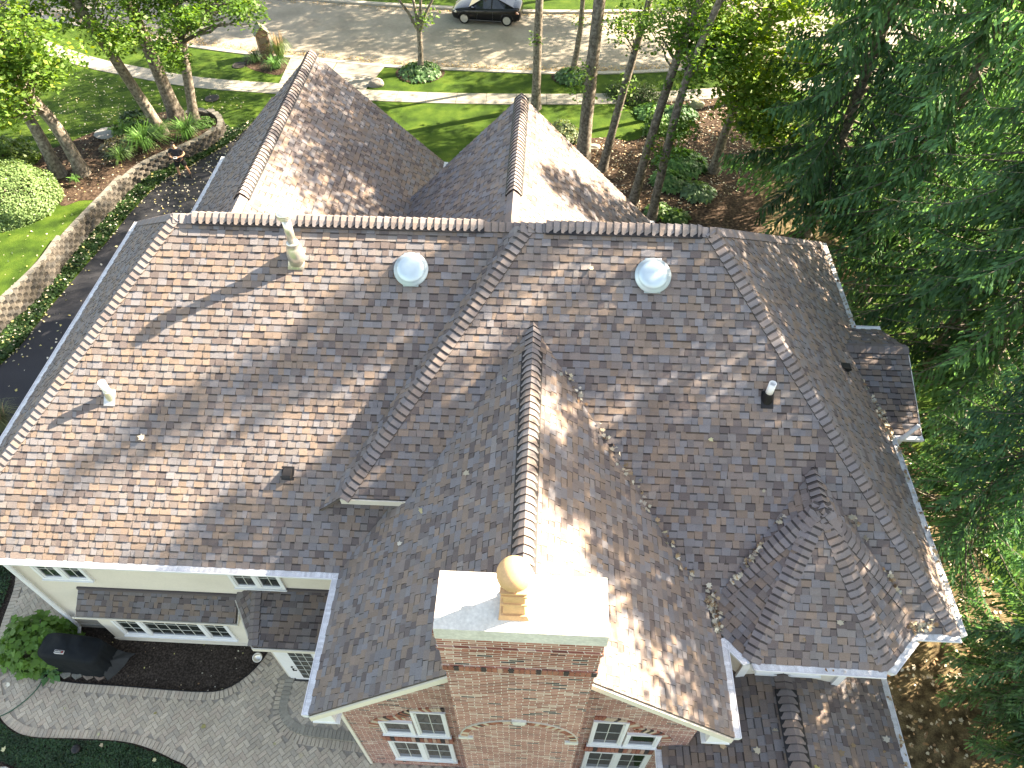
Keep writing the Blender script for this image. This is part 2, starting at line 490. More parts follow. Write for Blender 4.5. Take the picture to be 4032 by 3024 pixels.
r_O1 = roof('O1', P_O1, [[e1[:2], e2[:2], O[:2]]])
r_O2 = roof('O2', P_O2, [[e3[:2], e4[:2], O[:2]]])
r_S1 = roof('S1', P_S1, [[O[:2], e1[:2], (e1.x, 7.3), (O.x, 8.3)]])
r_S2 = roof('S2', P_S2, [[O[:2], e4[:2], (e4.x, 7.3), (O.x, 8.3)]])

def dn(a, b): return (V(a), V(b))
# ridges and hips, low end first
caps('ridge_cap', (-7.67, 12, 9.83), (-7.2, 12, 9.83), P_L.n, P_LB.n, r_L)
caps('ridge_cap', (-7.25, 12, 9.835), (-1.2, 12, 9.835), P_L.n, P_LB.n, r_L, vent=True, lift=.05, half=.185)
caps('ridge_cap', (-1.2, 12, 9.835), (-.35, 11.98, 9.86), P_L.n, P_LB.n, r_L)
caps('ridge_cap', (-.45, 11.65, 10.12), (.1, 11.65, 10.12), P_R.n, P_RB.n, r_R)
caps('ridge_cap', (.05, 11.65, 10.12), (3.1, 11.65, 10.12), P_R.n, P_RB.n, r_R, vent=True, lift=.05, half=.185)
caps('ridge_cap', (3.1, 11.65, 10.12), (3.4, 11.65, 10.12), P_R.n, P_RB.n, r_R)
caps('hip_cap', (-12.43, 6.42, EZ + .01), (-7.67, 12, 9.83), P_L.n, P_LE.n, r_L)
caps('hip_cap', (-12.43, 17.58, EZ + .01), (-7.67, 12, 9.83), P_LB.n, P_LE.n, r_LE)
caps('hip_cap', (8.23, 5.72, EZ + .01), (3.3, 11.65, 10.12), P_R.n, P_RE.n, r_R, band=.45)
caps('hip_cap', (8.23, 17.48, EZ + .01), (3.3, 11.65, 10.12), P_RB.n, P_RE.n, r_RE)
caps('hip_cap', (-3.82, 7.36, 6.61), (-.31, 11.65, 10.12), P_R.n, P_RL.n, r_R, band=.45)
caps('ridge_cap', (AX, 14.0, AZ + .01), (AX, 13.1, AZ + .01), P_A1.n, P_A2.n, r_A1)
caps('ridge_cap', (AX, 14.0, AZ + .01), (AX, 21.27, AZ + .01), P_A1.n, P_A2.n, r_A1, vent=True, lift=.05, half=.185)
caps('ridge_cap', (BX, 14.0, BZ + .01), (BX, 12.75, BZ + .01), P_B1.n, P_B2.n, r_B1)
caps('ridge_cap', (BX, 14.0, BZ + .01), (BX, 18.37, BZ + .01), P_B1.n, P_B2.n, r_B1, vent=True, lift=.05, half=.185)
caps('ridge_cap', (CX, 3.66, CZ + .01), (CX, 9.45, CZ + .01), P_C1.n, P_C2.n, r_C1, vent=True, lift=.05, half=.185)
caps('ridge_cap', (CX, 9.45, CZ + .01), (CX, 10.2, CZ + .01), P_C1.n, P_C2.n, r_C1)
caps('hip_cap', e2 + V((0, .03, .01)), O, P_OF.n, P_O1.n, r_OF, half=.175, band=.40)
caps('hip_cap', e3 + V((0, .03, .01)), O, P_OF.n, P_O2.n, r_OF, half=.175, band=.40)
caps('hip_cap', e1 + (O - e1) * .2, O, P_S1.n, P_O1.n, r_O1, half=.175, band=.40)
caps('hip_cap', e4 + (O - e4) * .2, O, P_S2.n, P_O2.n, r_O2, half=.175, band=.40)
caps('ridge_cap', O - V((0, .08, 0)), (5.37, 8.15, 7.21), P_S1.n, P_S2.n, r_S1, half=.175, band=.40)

# side dormer over the right wall
DR = V((7.3, 12.6, 5.95))
P_D1 = Plane((8, 12.6, 5.95), (9, 12.6, 5.95), (8, 10.5, 5.22)); P_D2 = Plane((8, 12.6, 5.95), (9, 12.6, 5.95), (8, 13.95, 5.22))
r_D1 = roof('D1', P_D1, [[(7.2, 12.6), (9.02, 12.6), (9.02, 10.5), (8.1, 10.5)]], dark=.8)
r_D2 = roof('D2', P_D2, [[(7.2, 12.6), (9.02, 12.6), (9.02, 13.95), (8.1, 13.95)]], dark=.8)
caps('ridge_cap', (9.03, 12.6, 5.96), (7.35, 12.6, 5.96), P_D1.n, P_D2.n, r_D1, dark=.8)
# one-storey roof at the lower right
P_E1 = Plane((2.8, 2, 2.8), (2.8, 5, 2.8), (5.22, 5, 3.8)); P_E2 = Plane((7.66, 2, 2.8), (7.66, 5, 2.8), (5.22, 5, 3.8))
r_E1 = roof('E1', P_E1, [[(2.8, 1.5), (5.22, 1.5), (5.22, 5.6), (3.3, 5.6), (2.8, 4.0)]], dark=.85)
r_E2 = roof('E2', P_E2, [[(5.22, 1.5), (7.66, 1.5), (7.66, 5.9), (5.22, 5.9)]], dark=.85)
caps('ridge_cap', (5.22, 1.6, 3.81), (5.22, 5.0, 3.81), P_E1.n, P_E2.n, r_E1, vent=True, lift=.05, half=.185, dark=.85)
caps('ridge_cap', (5.22, 5.0, 3.81), (5.22, 5.5, 3.81), P_E1.n, P_E2.n, r_E1, dark=.85)
# bay roof and porch roof by the patio
P_F = Plane((-10.9, 6.43, 2.17), (-7.0, 6.43, 2.17), (-9, 7.0, 2.55))
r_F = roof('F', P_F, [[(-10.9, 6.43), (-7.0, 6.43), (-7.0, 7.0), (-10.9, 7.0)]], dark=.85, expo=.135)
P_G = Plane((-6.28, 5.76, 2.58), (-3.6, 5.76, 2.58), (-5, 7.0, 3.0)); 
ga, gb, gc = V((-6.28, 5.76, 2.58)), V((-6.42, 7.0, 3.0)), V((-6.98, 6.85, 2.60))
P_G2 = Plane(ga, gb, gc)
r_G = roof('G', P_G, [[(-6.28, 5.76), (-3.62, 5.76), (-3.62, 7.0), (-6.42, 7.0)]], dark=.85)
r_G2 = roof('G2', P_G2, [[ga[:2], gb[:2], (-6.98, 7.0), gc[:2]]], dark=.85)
caps('hip_cap', ga + V((0, .02, .01)), gb, P_G.n, P_G2.n, r_G, half=.13, dark=.9)

# ------------------------------------------------------------------ gutters, fascia boards, soffits
def gutter(pts, out, parent=None, w=.125, guard=True):
    """pts: eave corners in order; out: outward horizontal normal of each run"""
    g = MB(); c = MB()
    n = len(pts) - 1
    for i in range(n):
        a, b = V(pts[i]), V(pts[i + 1]); o = V((*out[i], 0)).normalized(); d = (b - a).normalized()
        ea = 0.; eb = 0.
        if i > 0:
            pr = V((*out[i - 1], 0)).normalized(); t = math.tan(pr.angle(o) / 2); ea = t * w * (1 if pr.cross(o).z * o.cross(d).z * -1 > 0 else -1)
        if i < n - 1:
            nx = V((*out[i + 1], 0)).normalized(); t = math.tan(nx.angle(o) / 2); eb = t * w * (1 if o.cross(nx).z * o.cross(d).z * -1 > 0 else -1)
        A = a + o * .0 ; B = b + o * .0
        zt = -.015; th = .012
        prof = [(0.01, zt), (w, zt), (w, zt + .018), (w + .014, zt + .018), (w + .014, zt - .03), (w - .02, zt - .115), (0.01, zt - .115)]
        ra = [a + o * x - d * (ea * x / w) + V((0, 0, z)) for x, z in prof]
        rb = [b + o * x + d * (eb * x / w) + V((0, 0, z)) for x, z in prof]
        m = len(prof)
        g.add(ra + rb, [(k, (k + 1) % m, m + (k + 1) % m, m + k) for k in range(m)] + [tuple(range(m - 1, -1, -1)), tuple(range(m, 2 * m))])
        if guard:
            L = (b - a).length; k = max(1, int(L / .055)); 
            for j in range(k):
                t0, t1 = j / k, (j + 1) / k
                q = []
                for t, x in ((t0, .0), (t1, .0), (t1, w - .006), (t0, w - .006)):
                    base = a.lerp(b, t) + d * ((-ea * x / w) * (1 - t) + (eb * x / w) * t)
                    q.append(base + o * x + V((0, 0, zt + .012 + (.012 if x < .01 else 0))))
                s = 1. if j % 2 else .93
                c.quad(*q, col=shade((1, 1, 1), s * R.uniform(.85, 1.05)))
    go = g.build('gutter', M['gutter'], parent or house)
    if guard: c.build('guard', M['mesh_guard'], go)
    return go

def fascia(a, b, h=.18, t=.025, parent=None, drop=.03, col=(1, 1, 1), name='fascia', m='cream'):
    mb = MB(); a, b = V(a), V(b)
    d = (b - a); o = V((d.y, -d.x, 0)).normalized()
    q = [a - V((0, 0, drop)), b - V((0, 0, drop)), b - V((0, 0, drop + h)), a - V((0, 0, drop + h))]
    mb.prism(q, o * t, col)
    return mb.build(name, M[m], parent or house)

gutter([(-12.45, 17.6, EZ), (-12.45, 6.4, EZ)], [(-1, 0)])
gutter([(-12.45, 6.4, EZ), (-3.9, 6.4, EZ)], [(0, -1)])
gutter([(-3.9, 6.4, EZ), (-3.9, 3.65, EZ)], [(-1, 0)])
gutter([(3.66, 3.65, EZ), (3.66, 5.42, EZ)], [(1, 0)])
no1 = ((e1.y - e2.y) * -1, (e2.x - e1.x) * -1)
gutter([(3.74, 5.45, EZ), tuple(e2), tuple(e3), (7.33, 5.6, EZ)],
       [(-(e1.y - e2.y), -(e2.x - e1.x)), (0, -1), ((e4.y - e3.y), -(e4.x - e3.x))])
gutter([(7.36, 5.7, EZ), (8.25, 5.7, EZ)], [(0, -1)])
gutter([(8.25, 5.7, EZ), (8.25, 10.45, EZ)], [(1, 0)])
gutter([(8.25, 13.95, EZ), (8.25, 17.5, EZ)], [(1, 0)])
gutter([(8.35, 10.5, 5.22), (9.05, 10.5, 5.22)], [(0, -1)], guard=False)
gutter([(8.35, 13.95, 5.22), (9.05, 13.95, 5.22)], [(0, 1)], guard=False)
gutter([(-10.87, 17.75, EZ), (-10.87, 21.25, EZ)], [(-1, 0)])
gutter([(-3.42, 18.4, EZ), (-3.42, 21.25, EZ)], [(1, 0)])
gutter([(3.24, 17.6, EZ), (3.24, 18.35, EZ)], [(1, 0)])
gutter([(7.66, 1.5, 2.8), (7.66, 5.85, 2.8)], [(1, 0)])
gutter([(2.8, 1.5, 2.8), (2.8, 4.0, 2.8)], [(-1, 0)])

# rake boards of the gables
def rake(y, x0, xr, x1, ze, zr, sgn, h=.2, soff=.42, kneel=True):
    mb = MB()
    t = .03
    for xa, xb in ((x0, xr), (x1, xr)):
        q = [(xa, y, ze - .055), (xb, y, zr - .055), (xb, y, zr - .055 - h), (xa, y, ze - .055 - h)]
        mb.prism(q, (0, sgn * t, 0))
        # soffit strip behind the board
        mb.prism([(xa, y, ze - .06 - h), (xb, y, zr - .06 - h), (xb, y, zr - .085 - h), (xa, y, ze - .085 - h)], (0, -sgn * soff, 0))
    o = mb.build('fascia', M['cream'], house)
    if kneel:
        for xa, s in ((x0, 1), (x1, -1)):
            k = MB(); k.prism([(xa, y, ze - .13), (xa + s * .42, y, ze + .22 - .13), (xa + s * .42, y, ze - .35), (xa, y, ze - .35)], (0, -sgn * .4, 0))
            k.box((min(xa, xa + s * .5), y - (.02 if sgn < 0 else 0), ze - .385), (max(xa, xa + s * .5), y + .42 if sgn < 0 else y + .02, ze - .35))
            k.build('cornice_return', M['white'], house)
    return o
rake(3.65, -3.9, CX, 3.66, EZ, CZ, -1)
rake(21.25, -10.87, AX, -3.42, EZ, AZ, 1)
rake(18.35, -4.66, BX, 3.24, EZ, BZ, 1)
mb = MB(); mb.prism([(9.02, 10.5, 5.2), (9.02, 12.6, 5.93), (9.02, 12.6, 5.75), (9.02, 10.5, 5.02)], (.03, 0, 0))
mb.build('fascia', M['white'], house); mb = MB(); mb.prism([(9.02, 13.95, 5.2), (9.02, 12.6, 5.93), (9.02, 12.6, 5.75), (9.02, 13.95, 5.02)], (.03, 0, 0)); mb.build('fascia', M['white'], house)
# end of the raised roof above the lower left slope
fascia((-3.84, 7.35, 6.6), (-2.45, 7.35, 6.6), h=.16, drop=.02)
mb = MB(); mb.box((-3.6, 7.5, 5.9), (-2.6, 7.6, 6.5)); mb.build('wall', M['siding'], house)
mb = MB(); mb.box((-3.8, 7.37, 6.40), (-2.3, 7.7, 6.43)); mb.build('soffit', M['cream'], house)
# soffits
s = MB()
s.box((-12.42, 6.42, EZ - .16), (-3.6, 7.05, EZ - .13)); s.box((-12.42, 6.42, EZ - .16), (-12.0, 17.5, EZ - .131))
s.box((-3.88, 3.7, EZ - .158), (-3.55, 7.0, EZ - .132)); s.box((3.3, 3.7, EZ - .158), (3.64, 6.2, EZ - .132))
s.box((6.9, 5.72, EZ - .16), (8.24, 6.2, EZ - .133)); s.box((7.85, 5.8, EZ - .162), (8.24, 17.4, EZ - .135))
s.prism([(e1.x, e1.y, EZ - .161), (e2.x, e2.y + .02, EZ - .161), (e3.x, e3.y + .02, EZ - .161), (e4.x, e4.y, EZ - .161), (7.5, 6.4, EZ - .161), (3.4, 6.4, EZ - .161)][::-1], (0, 0, .02))
s.build('soffit', M['soffit'], house)
# ------------------------------------------------------------------ walls
def siding_wall(a, b, z0, z1, out, parent=None, expo=.105):
    """clapboards between the ground points a and b"""
    mb = MB(); a = V((*a, 0)); b = V((*b, 0)); o = V((*out, 0)); z = z0
    mb.quad(a + V((0, 0, z0)), b + V((0, 0, z0)), b + V((0, 0, z1)), a + V((0, 0, z1)), (.9, .9, .9))
    while z < z1 - .001:
        h = min(expo, z1 - z)
        lo = o * .022; hi = o * .004; zz = V((0, 0, z)); zt = V((0, 0, z + h))
        k = R.uniform(.97, 1.02)
        mb.quad(a + zz + lo, b + zz + lo, b + zt + hi, a + zt + hi, (k, k, k))
        mb.quad(a + zz, b + zz, b + zz + lo, a + zz + lo, (.7, .7, .7))
        z += h
    return mb.build('wall', M['siding'], parent or house)
siding_wall((-12.1, 7.0), (-10.86, 7.0), 0, 5.1, (0, -1))
siding_wall((-10.86, 7.0), (-3.6, 7.0), 2.0, 5.1, (0, -1))
siding_wall((-12.1, 17.2), (-12.1, 7.0), 0, 5.1, (-1, 0))
siding_wall((7.9, 17.2), (7.9, 6.2), 0, 5.1, (1, 0))
siding_wall((3.3, 6.2), (7.9, 6.2), 2.6, 5.1, (0, -1))
mb = MB()
mb.box((-12.13, 6.955, 0), (-12.0, 7.005, 5.09)); mb.box((-12.15, 6.96, 0), (-12.1, 7.08, 5.088)); mb.build('corner_board', M['white'], house)
mb = MB(); mb.box((-12.12, 6.965, .02), (-10.9, 7.02, .22)); mb.build('foundation', M['concrete'], house)
mb = MB()
mb.box((-10.8, 21.0, 0), (-3.5, 21.05, 5.1)); mb.prism([(-10.6, 20.85, 5.1), (-3.7, 20.85, 5.1), (AX, 20.85, 8.5)], (0, .05, 0))
mb.prism([(-4.4, 18.0, 5.1), (3.0, 18.0, 5.1), (BX, 18.0, 8.8)], (0, .05, 0)); mb.box((-4.5, 17.95, 0), (3.05, 18.0, 5.1))
mb.box((-10.6, 17.2, 0), (-10.5, 21.0, 5.08)); mb.box((-3.8, 17.2, 0), (-3.7, 21.0, 5.08)); mb.box((2.9, 17.1, 0), (2.99, 17.95, 5.08))
mb.box((-12.1, 17.2, 0), (7.9, 17.25, 5.09)); mb.build('wall', M['wall_generic'], house)
mb = MB(); mb.box((7.85, 10.9, 0), (8.85, 13.6, 5.1)); mb.prism([(8.85, 10.75, 5.1), (8.85, 13.75, 5.1), (8.85, 12.6, 5.7)], (-.05, 0, 0)); mb.build('wall', M['wall_generic'], house)
# one-storey wing walls
mb = MB(); mb.box((3.3, 1.8, 0), (7.35, 5.3, 2.62)); mb.build('wall', M['wall_generic'], house)
# brick wing
WY = 4.07
mb = MB()
mb.prism([(-3.6, WY, 0), (3.3, WY, 0), (3.3, WY, 5.1), (-.13, WY, 8.45), (-3.6, WY, 5.1)], (0, .22, 0))
mb.box((-3.6, WY + .22, 0), (-3.38, 7.0, 5.1)); mb.box((3.08, WY + .22, 0), (3.3, 6.2, 5.1))
mb.build('wall', M['brick'], house)
mb = MB(); mb.box((-3.67, WY - .03, -.02), (-3.6, WY + .06, 4.9)); mb.build('corner_board', M['cream'], house)

# chimney: shaft, corbels, cap, pot
CY = 3.42
ch = MB()
ch.box((-1.15, CY, 0), (.92, WY - .003, 9.0))
zs = [(8.72, 9.0, .035), (8.93, 9.16, .07), (9.16, 9.62, .045), (9.62, 9.78, .09), (9.78, 9.95, .05), (9.95, 10.18, .10)]
ch2 = MB()
zz = 8.72
for z0, z1, e in [(8.74, 8.82, .015), (8.82, 9.0, .03), (9.0, 9.56, .018), (9.56, 9.64, .03), (9.64, 9.72, .045), (9.72, 10.06, .03), (10.06, 10.2, .05)]:
    ch.box((-1.15 - e, CY - e, z0), (.92 + e, WY - .003 + e * .5, z1))
# shaft behind the wall plane down to the roof
ch.box((-1.15, WY - .003, 7.0), (.92, WY + .18, 10.05))
chim = ch.build('chimney', M['brick'], house)
b = MB()
def soldier(mb, x0, x1, y, z0, z1, n, depth=.012, black=5, fl=0):
    for i in range(n):
        xa = x0 + (x1 - x0) * i / n + .006; xb = x0 + (x1 - x0) * (i + 1) / n - .006
        c = R.choice([(.27, .10, .07), (.32, .13, .09), (.22, .085, .06), (.42, .27, .21), (.30, .13, .09)])
        if (i + fl) % black == 2: c = (.05, .04, .04)
        mb.box((xa, y - depth, z0), (xb, y + .01, z1), c)
soldier(b, -1.15 - .02, .92 + .02, CY - .031, 8.83, 8.99, 28)
b.build('brick_band', M['tintbrick'], chim); b = MB()
soldier(b, -1.15 - .04, .92 + .04, CY - .051, 10.07, 10.19, 32, black=9)
b.build('brick_band', M['tintbrick'], chim)
# arch in relief on the chimney front
b = MB(); cx, cz, rw, rh = -.115, 5.42, 1.0, 1.05
n = 44
def arch_fn(t, k=0.):
    a = pi * t; return V((cx - (rw + k) * cos(a), 0, cz + (rh * .98 + k) * sin(a)))
for i in range(n):
    t0, t1 = (i + .06) / n, (i + .94) / n
    if 20 <= i <= 23: continue
    c = R.choice([(.27, .10, .07), (.30, .12, .08), (.22, .08, .055), (.50, .38, .29), (.30, .12, .08), (.06, .045, .04), (.48, .40, .30)])
    a_ = arch_fn(t0, -.11); b_ = arch_fn(t1, -.11); c_ = arch_fn(t1, .0); d_ = arch_fn(t0, .0)
    q = [V((p.x, CY, p.z)) for p in (a_, b_, c_, d_)]
    b.prism(q, (0, -.025, 0), c)
for i in range(60):
    t0, t1 = i / 60, (i + 1) / 60
    q = [V((p.x, CY + .002, p.z)) for p in (arch_fn(t0, .0), arch_fn(t1, .0), arch_fn(t1, .018), arch_fn(t0, .018))]
    b.prism(q, (0, -.022, 0), (.45, .43, .37))
    q = [V((p.x, CY + .002, p.z)) for p in (arch_fn(t0, -.122), arch_fn(t1, -.122), arch_fn(t1, -.112), arch_fn(t0, -.112))]
    b.prism(q, (0, -.02, 0), (.45, .43, .37))
b.build('brick_arch', M['tintbrick'], chim)
b = MB()
b.prism([(cx - .09, CY, cz + rh - .14), (cx + .09, CY, cz + rh - .14), (cx + .12, CY, cz + rh + .03), (cx - .12, CY, cz + rh + .03)], (0, -.04, 0))
b.build('keystone', M['concrete'], chim)
b = MB(); b.box((cx - 1.05, CY - .035, cz - .12), (cx - .80, CY + .01, cz - .01)); b.build('impost_block', M['concrete'], chim)
b = MB(); b.box((cx + .80, CY - .035, cz - .12), (cx + 1.03, CY + .01, cz - .01)); b.build('impost_block', M['concrete'], chim)
b = MB()
x0, x1, y0, y1, zb, zt = -1.155, .95, 3.30, 4.05, 10.2, 10.50
b.add([(x0, y0, zb), (x1, y0, zb), (x1, y1, zb), (x0, y1, zb), (x0, y0, zt), (x1, y0, zt), (x1, y1, zt), (x0, y1, zt),
       (x0 + .25, y0 + .25, zt + .05), (x1 - .25, y0 + .25, zt + .05), (x1 - .25, y1 - .25, zt + .05), (x0 + .25, y1 - .25, zt + .05)],
      [(3, 2, 1, 0), (0, 1, 5, 4), (1, 2, 6, 5), (2, 3, 7, 6), (3, 0, 4, 7), (4, 5, 9, 8), (5, 6, 10, 9), (6, 7, 11, 10), (7, 4, 8, 11), (8, 9, 10, 11)])
b.build('cap', M['concrete'], chim)
b = MB(); pc = V((-.19, 3.62, 0)); 
def sq(h0, h1, r0, r1):
    b.add([(pc.x + i * r0, pc.y + j * r0, h0) for i, j in ((-1, -1), (1, -1), (1, 1), (-1, 1))] + [(pc.x + i * r1, pc.y + j * r1, h1) for i, j in ((-1, -1), (1, -1), (1, 1), (-1, 1))],
          [(3, 2, 1, 0), (4, 5, 6, 7), (0, 1, 5, 4), (1, 2, 6, 5), (2, 3, 7, 6), (3, 0, 4, 7)])
sq(10.52, 10.60, .19, .16); sq(10.60, 10.86, .135, .125); sq(10.86, 10.90, .15, .15); sq(10.90, 11.08, .13, .13); sq(11.08, 11.12, .15, .15); sq(11.12, 11.22, .135, .16)
pot = b.build('pot', M['terracotta'], chim)
b = MB(); prof = []
for i in range(14):
    a = -1.05 + (pi / 2 + 1.05) * i / 13; prof.append((.205 * cos(a), 11.40 + .20 * sin(a)))
b.lathe(prof, (pc.x, pc.y, 0), 26); b.build('pot', M['terracotta'], chim, smooth=True)

# bay (patio side) and porch walls
b = MB(); b.box((-10.86, 6.67, 0), (-6.9, 7.0, 2.2)); b.box((-10.9, 6.655, .1), (-6.86, 6.668, .2)); bay = b.build('wall', M['cream'], house)
b = MB(); b.prism([(-3.6, 5.9, .0), (-6.07, 5.9, .0), (-6.85, 6.78, .0), (-6.85, 7.0, .0), (-3.6, 7.0, .0)], (0, 0, 2.56)); b.build('wall', M['cream'], house)
fascia((-11.0, 6.42, 2.14), (-6.95, 6.42, 2.14), h=.07, drop=0, m='cream')
fascia((-6.3, 5.745, 2.56), (-3.62, 5.745, 2.56), h=.14, drop=.01); fascia((-7.0, 6.85, 2.58), (-6.29, 5.75, 2.56), h=.14, drop=.02)
b = MB(); b.box((-10.95, 6.45, 2.06), (-6.97, 6.655, 2.08)); b.build('soffit', M['soffit'], house); b = MB(); b.box((-6.2, 5.78, 2.4), (-3.7, 5.92, 2.43)); b.build('soffit', M['soffit'], house)
b = MB(); b.prism([(-6.97, 6.42, 2.05), (-6.97, 7.0, 2.05), (-6.97, 7.0, 2.5), (-6.97, 6.42, 2.12)], (.02, 0, 0)); b.build('fascia', M['cream'], house); b = MB(); b.prism([(-10.92, 6.42, 2.05), (-10.92, 7.0, 2.05), (-10.92, 7.0, 2.5), (-10.92, 6.42, 2.12)], (-.02, 0, 0)); b.build('fascia', M['cream'], house)
# flashing strips where the small roofs meet the wall
b = MB(); b.box((-10.9, 6.93, 2.52), (-7.0, 6.975, 2.62)); b.box((-6.42, 6.93, 2.98), (-3.6, 6.975, 3.08)); b.build('flashing', mat('brown_flashing', (.10, .085, .085), .6), house)
# octagonal bay walls under the turret roof
b = MB()
b.prism([(3.72, 6.2, 0), (3.95, 5.85, 0), (4.42, 5.36, 0), (6.42, 5.34, 0), (7.0, 5.95, 0), (7.2, 6.2, 0)], (0, 0, 5.1)); b.build('wall', M['cream'], house)
b = MB(); b.bar((4.42, 5.34, 0), (4.42, 5.34, 5.08), .16, .05, up=(0, 1, 0)); b.bar((6.42, 5.32, 0), (6.42, 5.32, 5.08), .16, .05, up=(0, 1, 0)); b.build('corner_board', M['white'], house)

# ------------------------------------------------------------------ windows
def window(org, ux, w, h, sashes, out, fw=.07, name='window', arch=None, depth=.05, **kw):
    """org: lower left corner on the wall; ux: unit vector along the wall; sashes: list of (x0, x1, cols, rows)"""
    org = V(org); ux = V(ux); uz = V((0, 0, 1)); out = V(out)
    P = lambda x, z, d=0: org + ux * x + uz * z + out * d
    fr = MB()
    def rb(x0, x1, z0, z1, d0, d1, mb=fr, col=(1, 1, 1)):
        mb.prism([P(x0, z0, d0), P(x1, z0, d0), P(x1, z1, d0), P(x0, z1, d0)], out * (d1 - d0), col)
    rb(0, w, 0, fw, -.02, depth); rb(0, w, h - fw, h, -.02, depth); rb(0, fw, fw, h - fw, -.02, depth); rb(w - fw, w, fw, h - fw, -.02, depth)
    rb(-.02, w + .02, -.03, 0.0, -.02, depth + .03)
    xs = [s[0] for s in sashes[1:]]
    for x in xs: rb(x - .05, x + .05, fw, h - fw, -.02, depth)
    root = fr.build(name, M['white'], house, **kw)
    for (x0, x1, nc, nr) in sashes:
        a0 = x0 + (fw if x0 == 0 else .05); a1 = x1 - (fw if abs(x1 - w) < 1e-6 else .05)
        sf = MB(); t = .035
        rb(a0, a1, fw, fw + t, -.02, depth - .02, sf); rb(a0, a1, h - fw - t, h - fw, -.02, depth - .02, sf)
        rb(a0, a0 + t, fw + t, h - fw - t, -.02, depth - .02, sf); rb(a1 - t, a1, fw + t, h - fw - t, -.02, depth - .02, sf)
        sf.build('sash', M['white'], root)
        gl = MB(); rb(a0 + t, a1 - t, fw + t, h - fw - t, -.02, .008, gl); gl.build('pane', M['glass'], root)
        mu = MB(); A0, A1, Z0, Z1 = a0 + t, a1 - t, fw + t, h - fw - t
        for i in range(1, nc):
            x = A0 + (A1 - A0) * i / nc; rb(x - .008, x + .008, Z0, Z1, .008, .014, mu)
        for j in range(1, nr):
            z = Z0 + (Z1 - Z0) * j / nr; rb(A0, A1, z - .008, z + .008, .008, .0138, mu)
        if mu.f: mu.build('muntins', M['muntin'], root)
    return root
window((-11.48, 6.98, 3.06), (1, 0, 0), 1.2, 1.75, [(0, .6, 2, 4), (.6, 1.2, 2, 4)], (0, -1, 0))
window((-6.88, 6.98, 3.07), (1, 0, 0), 1.2, 1.75, [(0, .6, 2, 4), (.6, 1.2, 2, 4)], (0, -1, 0))
window((-10.45, 6.67, .52), (1, 0, 0), 2.95, 1.52, [(0, .70, 2, 4), (.70, 2.26, 5, 4), (2.26, 2.95, 2, 4)], (0, -1, 0))
# brick wing windows
def gothic(x0, s):
    """pair of stepped windows with brick arches; s=+1 small one on the left"""
    xa = x0 if s > 0 else x0 + .70
    window((x0 if s > 0 else x0 + .72, WY, 2.80), (1, 0, 0), .68, .86, [(0, .68, 1, 1)], (0, -1, 0), fw=.06)
    window((x0 + .72 if s > 0 else x0, WY, 2.80), (1, 0, 0), .68, 1.62, [(0, .68, 2, 2)], (0, -1, 0), fw=.06)
    window((x0, WY, .74), (1, 0, 0), 1.4, 1.5, [(0, .7, 2, 2), (.7, 1.4, 2, 2)], (0, -1, 0), fw=.07)
    for z0_, z1_, k_, dp_, bk_, yy_ in ((2.50, 2.76, 17, .05, 6, .05), (2.27, 2.46, 17, .03, 9, .02), (.46, .68, 18, .03, 9, .02)):
        b = MB(); soldier(b, x0 - .05, x0 + 1.45, WY - yy_, z0_, z1_, k_, depth=dp_, black=bk_); b.build('brick_sill', M['tintbrick'], house)
    b = MB()
    # arches: a low one over the small window, a high one over the tall window
    def seg_arch(cx, z, r, a0, a1, n):
        for i in range(n):
            t0 = a0 + (a1 - a0) * (i + .07) / n; t1 = a0 + (a1 - a0) * (i + .93) / n
            c = R.choice([(.27, .10, .07), (.30, .12, .08), (.50, .40, .31), (.45, .36, .27), (.30, .12, .08), (.06, .045, .04), (.48, .38, .28)])
            q = [V((cx + rr * cos(t), WY, z + rr * sin(t))) for rr, t in ((r, t0), (r, t1), (r + .2, t1), (r + .2, t0))]
            b.prism(q, (0, -.03, 0), c)
    if s > 0:
        seg_arch(x0 + .62, 3.15, .68, pi, pi * .52, 17); b.build('brick_arch', M['tintbrick'], house); b = MB(); seg_arch(x0 + 1.40, 3.55, .92, pi * .86, pi * .5, 17)
    else:
        seg_arch(x0 + .78, 3.15, .68, 0, pi * .48, 17); b.build('brick_arch', M['tintbrick'], house); b = MB(); seg_arch(x0 + .0, 3.55, .92, pi * .14, pi * .5, 17)
    b.build('brick_arch', M['tintbrick'], house)
gothic(-2.95, 1); gothic(1.28, -1)
# turret window
window((4.68, 5.35, 3.78), (1, 0, 0), 1.3, 1.2, [(0, 1.3, 4, 2)], (0, -1, 0))
# porch door
b = MB(); b.box((-6.0, 5.87, .1), (-4.3, 5.905, 2.42)); dfr = b.build('door_frame', M['white'], house)
b = MB(); b.box((-5.85, 5.84, .2), (-4.98, 5.868, 2.28)); door = b.build('door', M['white'], house)
b = MB(); b.box((-5.62, 5.83, .36), (-5.08, 5.8395, 2.18)); b.build('pane', M['glass'], door)
b = MB()
for i in range(1, 3): x = -5.62 + .54 * i / 3; b.box((x - .007, 5.824, .36), (x + .007, 5.8298, 2.18))
for j in range(1, 6): z = .36 + 1.82 * j / 6; b.box((-5.62, 5.8243, z - .007), (-5.08, 5.8297, z + .007))
b.build('muntins', M['muntin'], door)
b = MB(); b.lathe([(.028, 0), (.028, .02), (.01, .03)], (-5.74, 5.84, 1.12), 10, Matrix.Rotation(pi / 2, 3, 'X')); b.lathe([(.028, 0), (.028, .02), (.01, .03)], (-5.74, 5.84, .98), 10, Matrix.Rotation(pi / 2, 3, 'X'))
b.bar((-5.74, 5.80, .98), (-5.64, 5.80, .98), .02, .02); b.build('handle', M['black_plastic'], door)
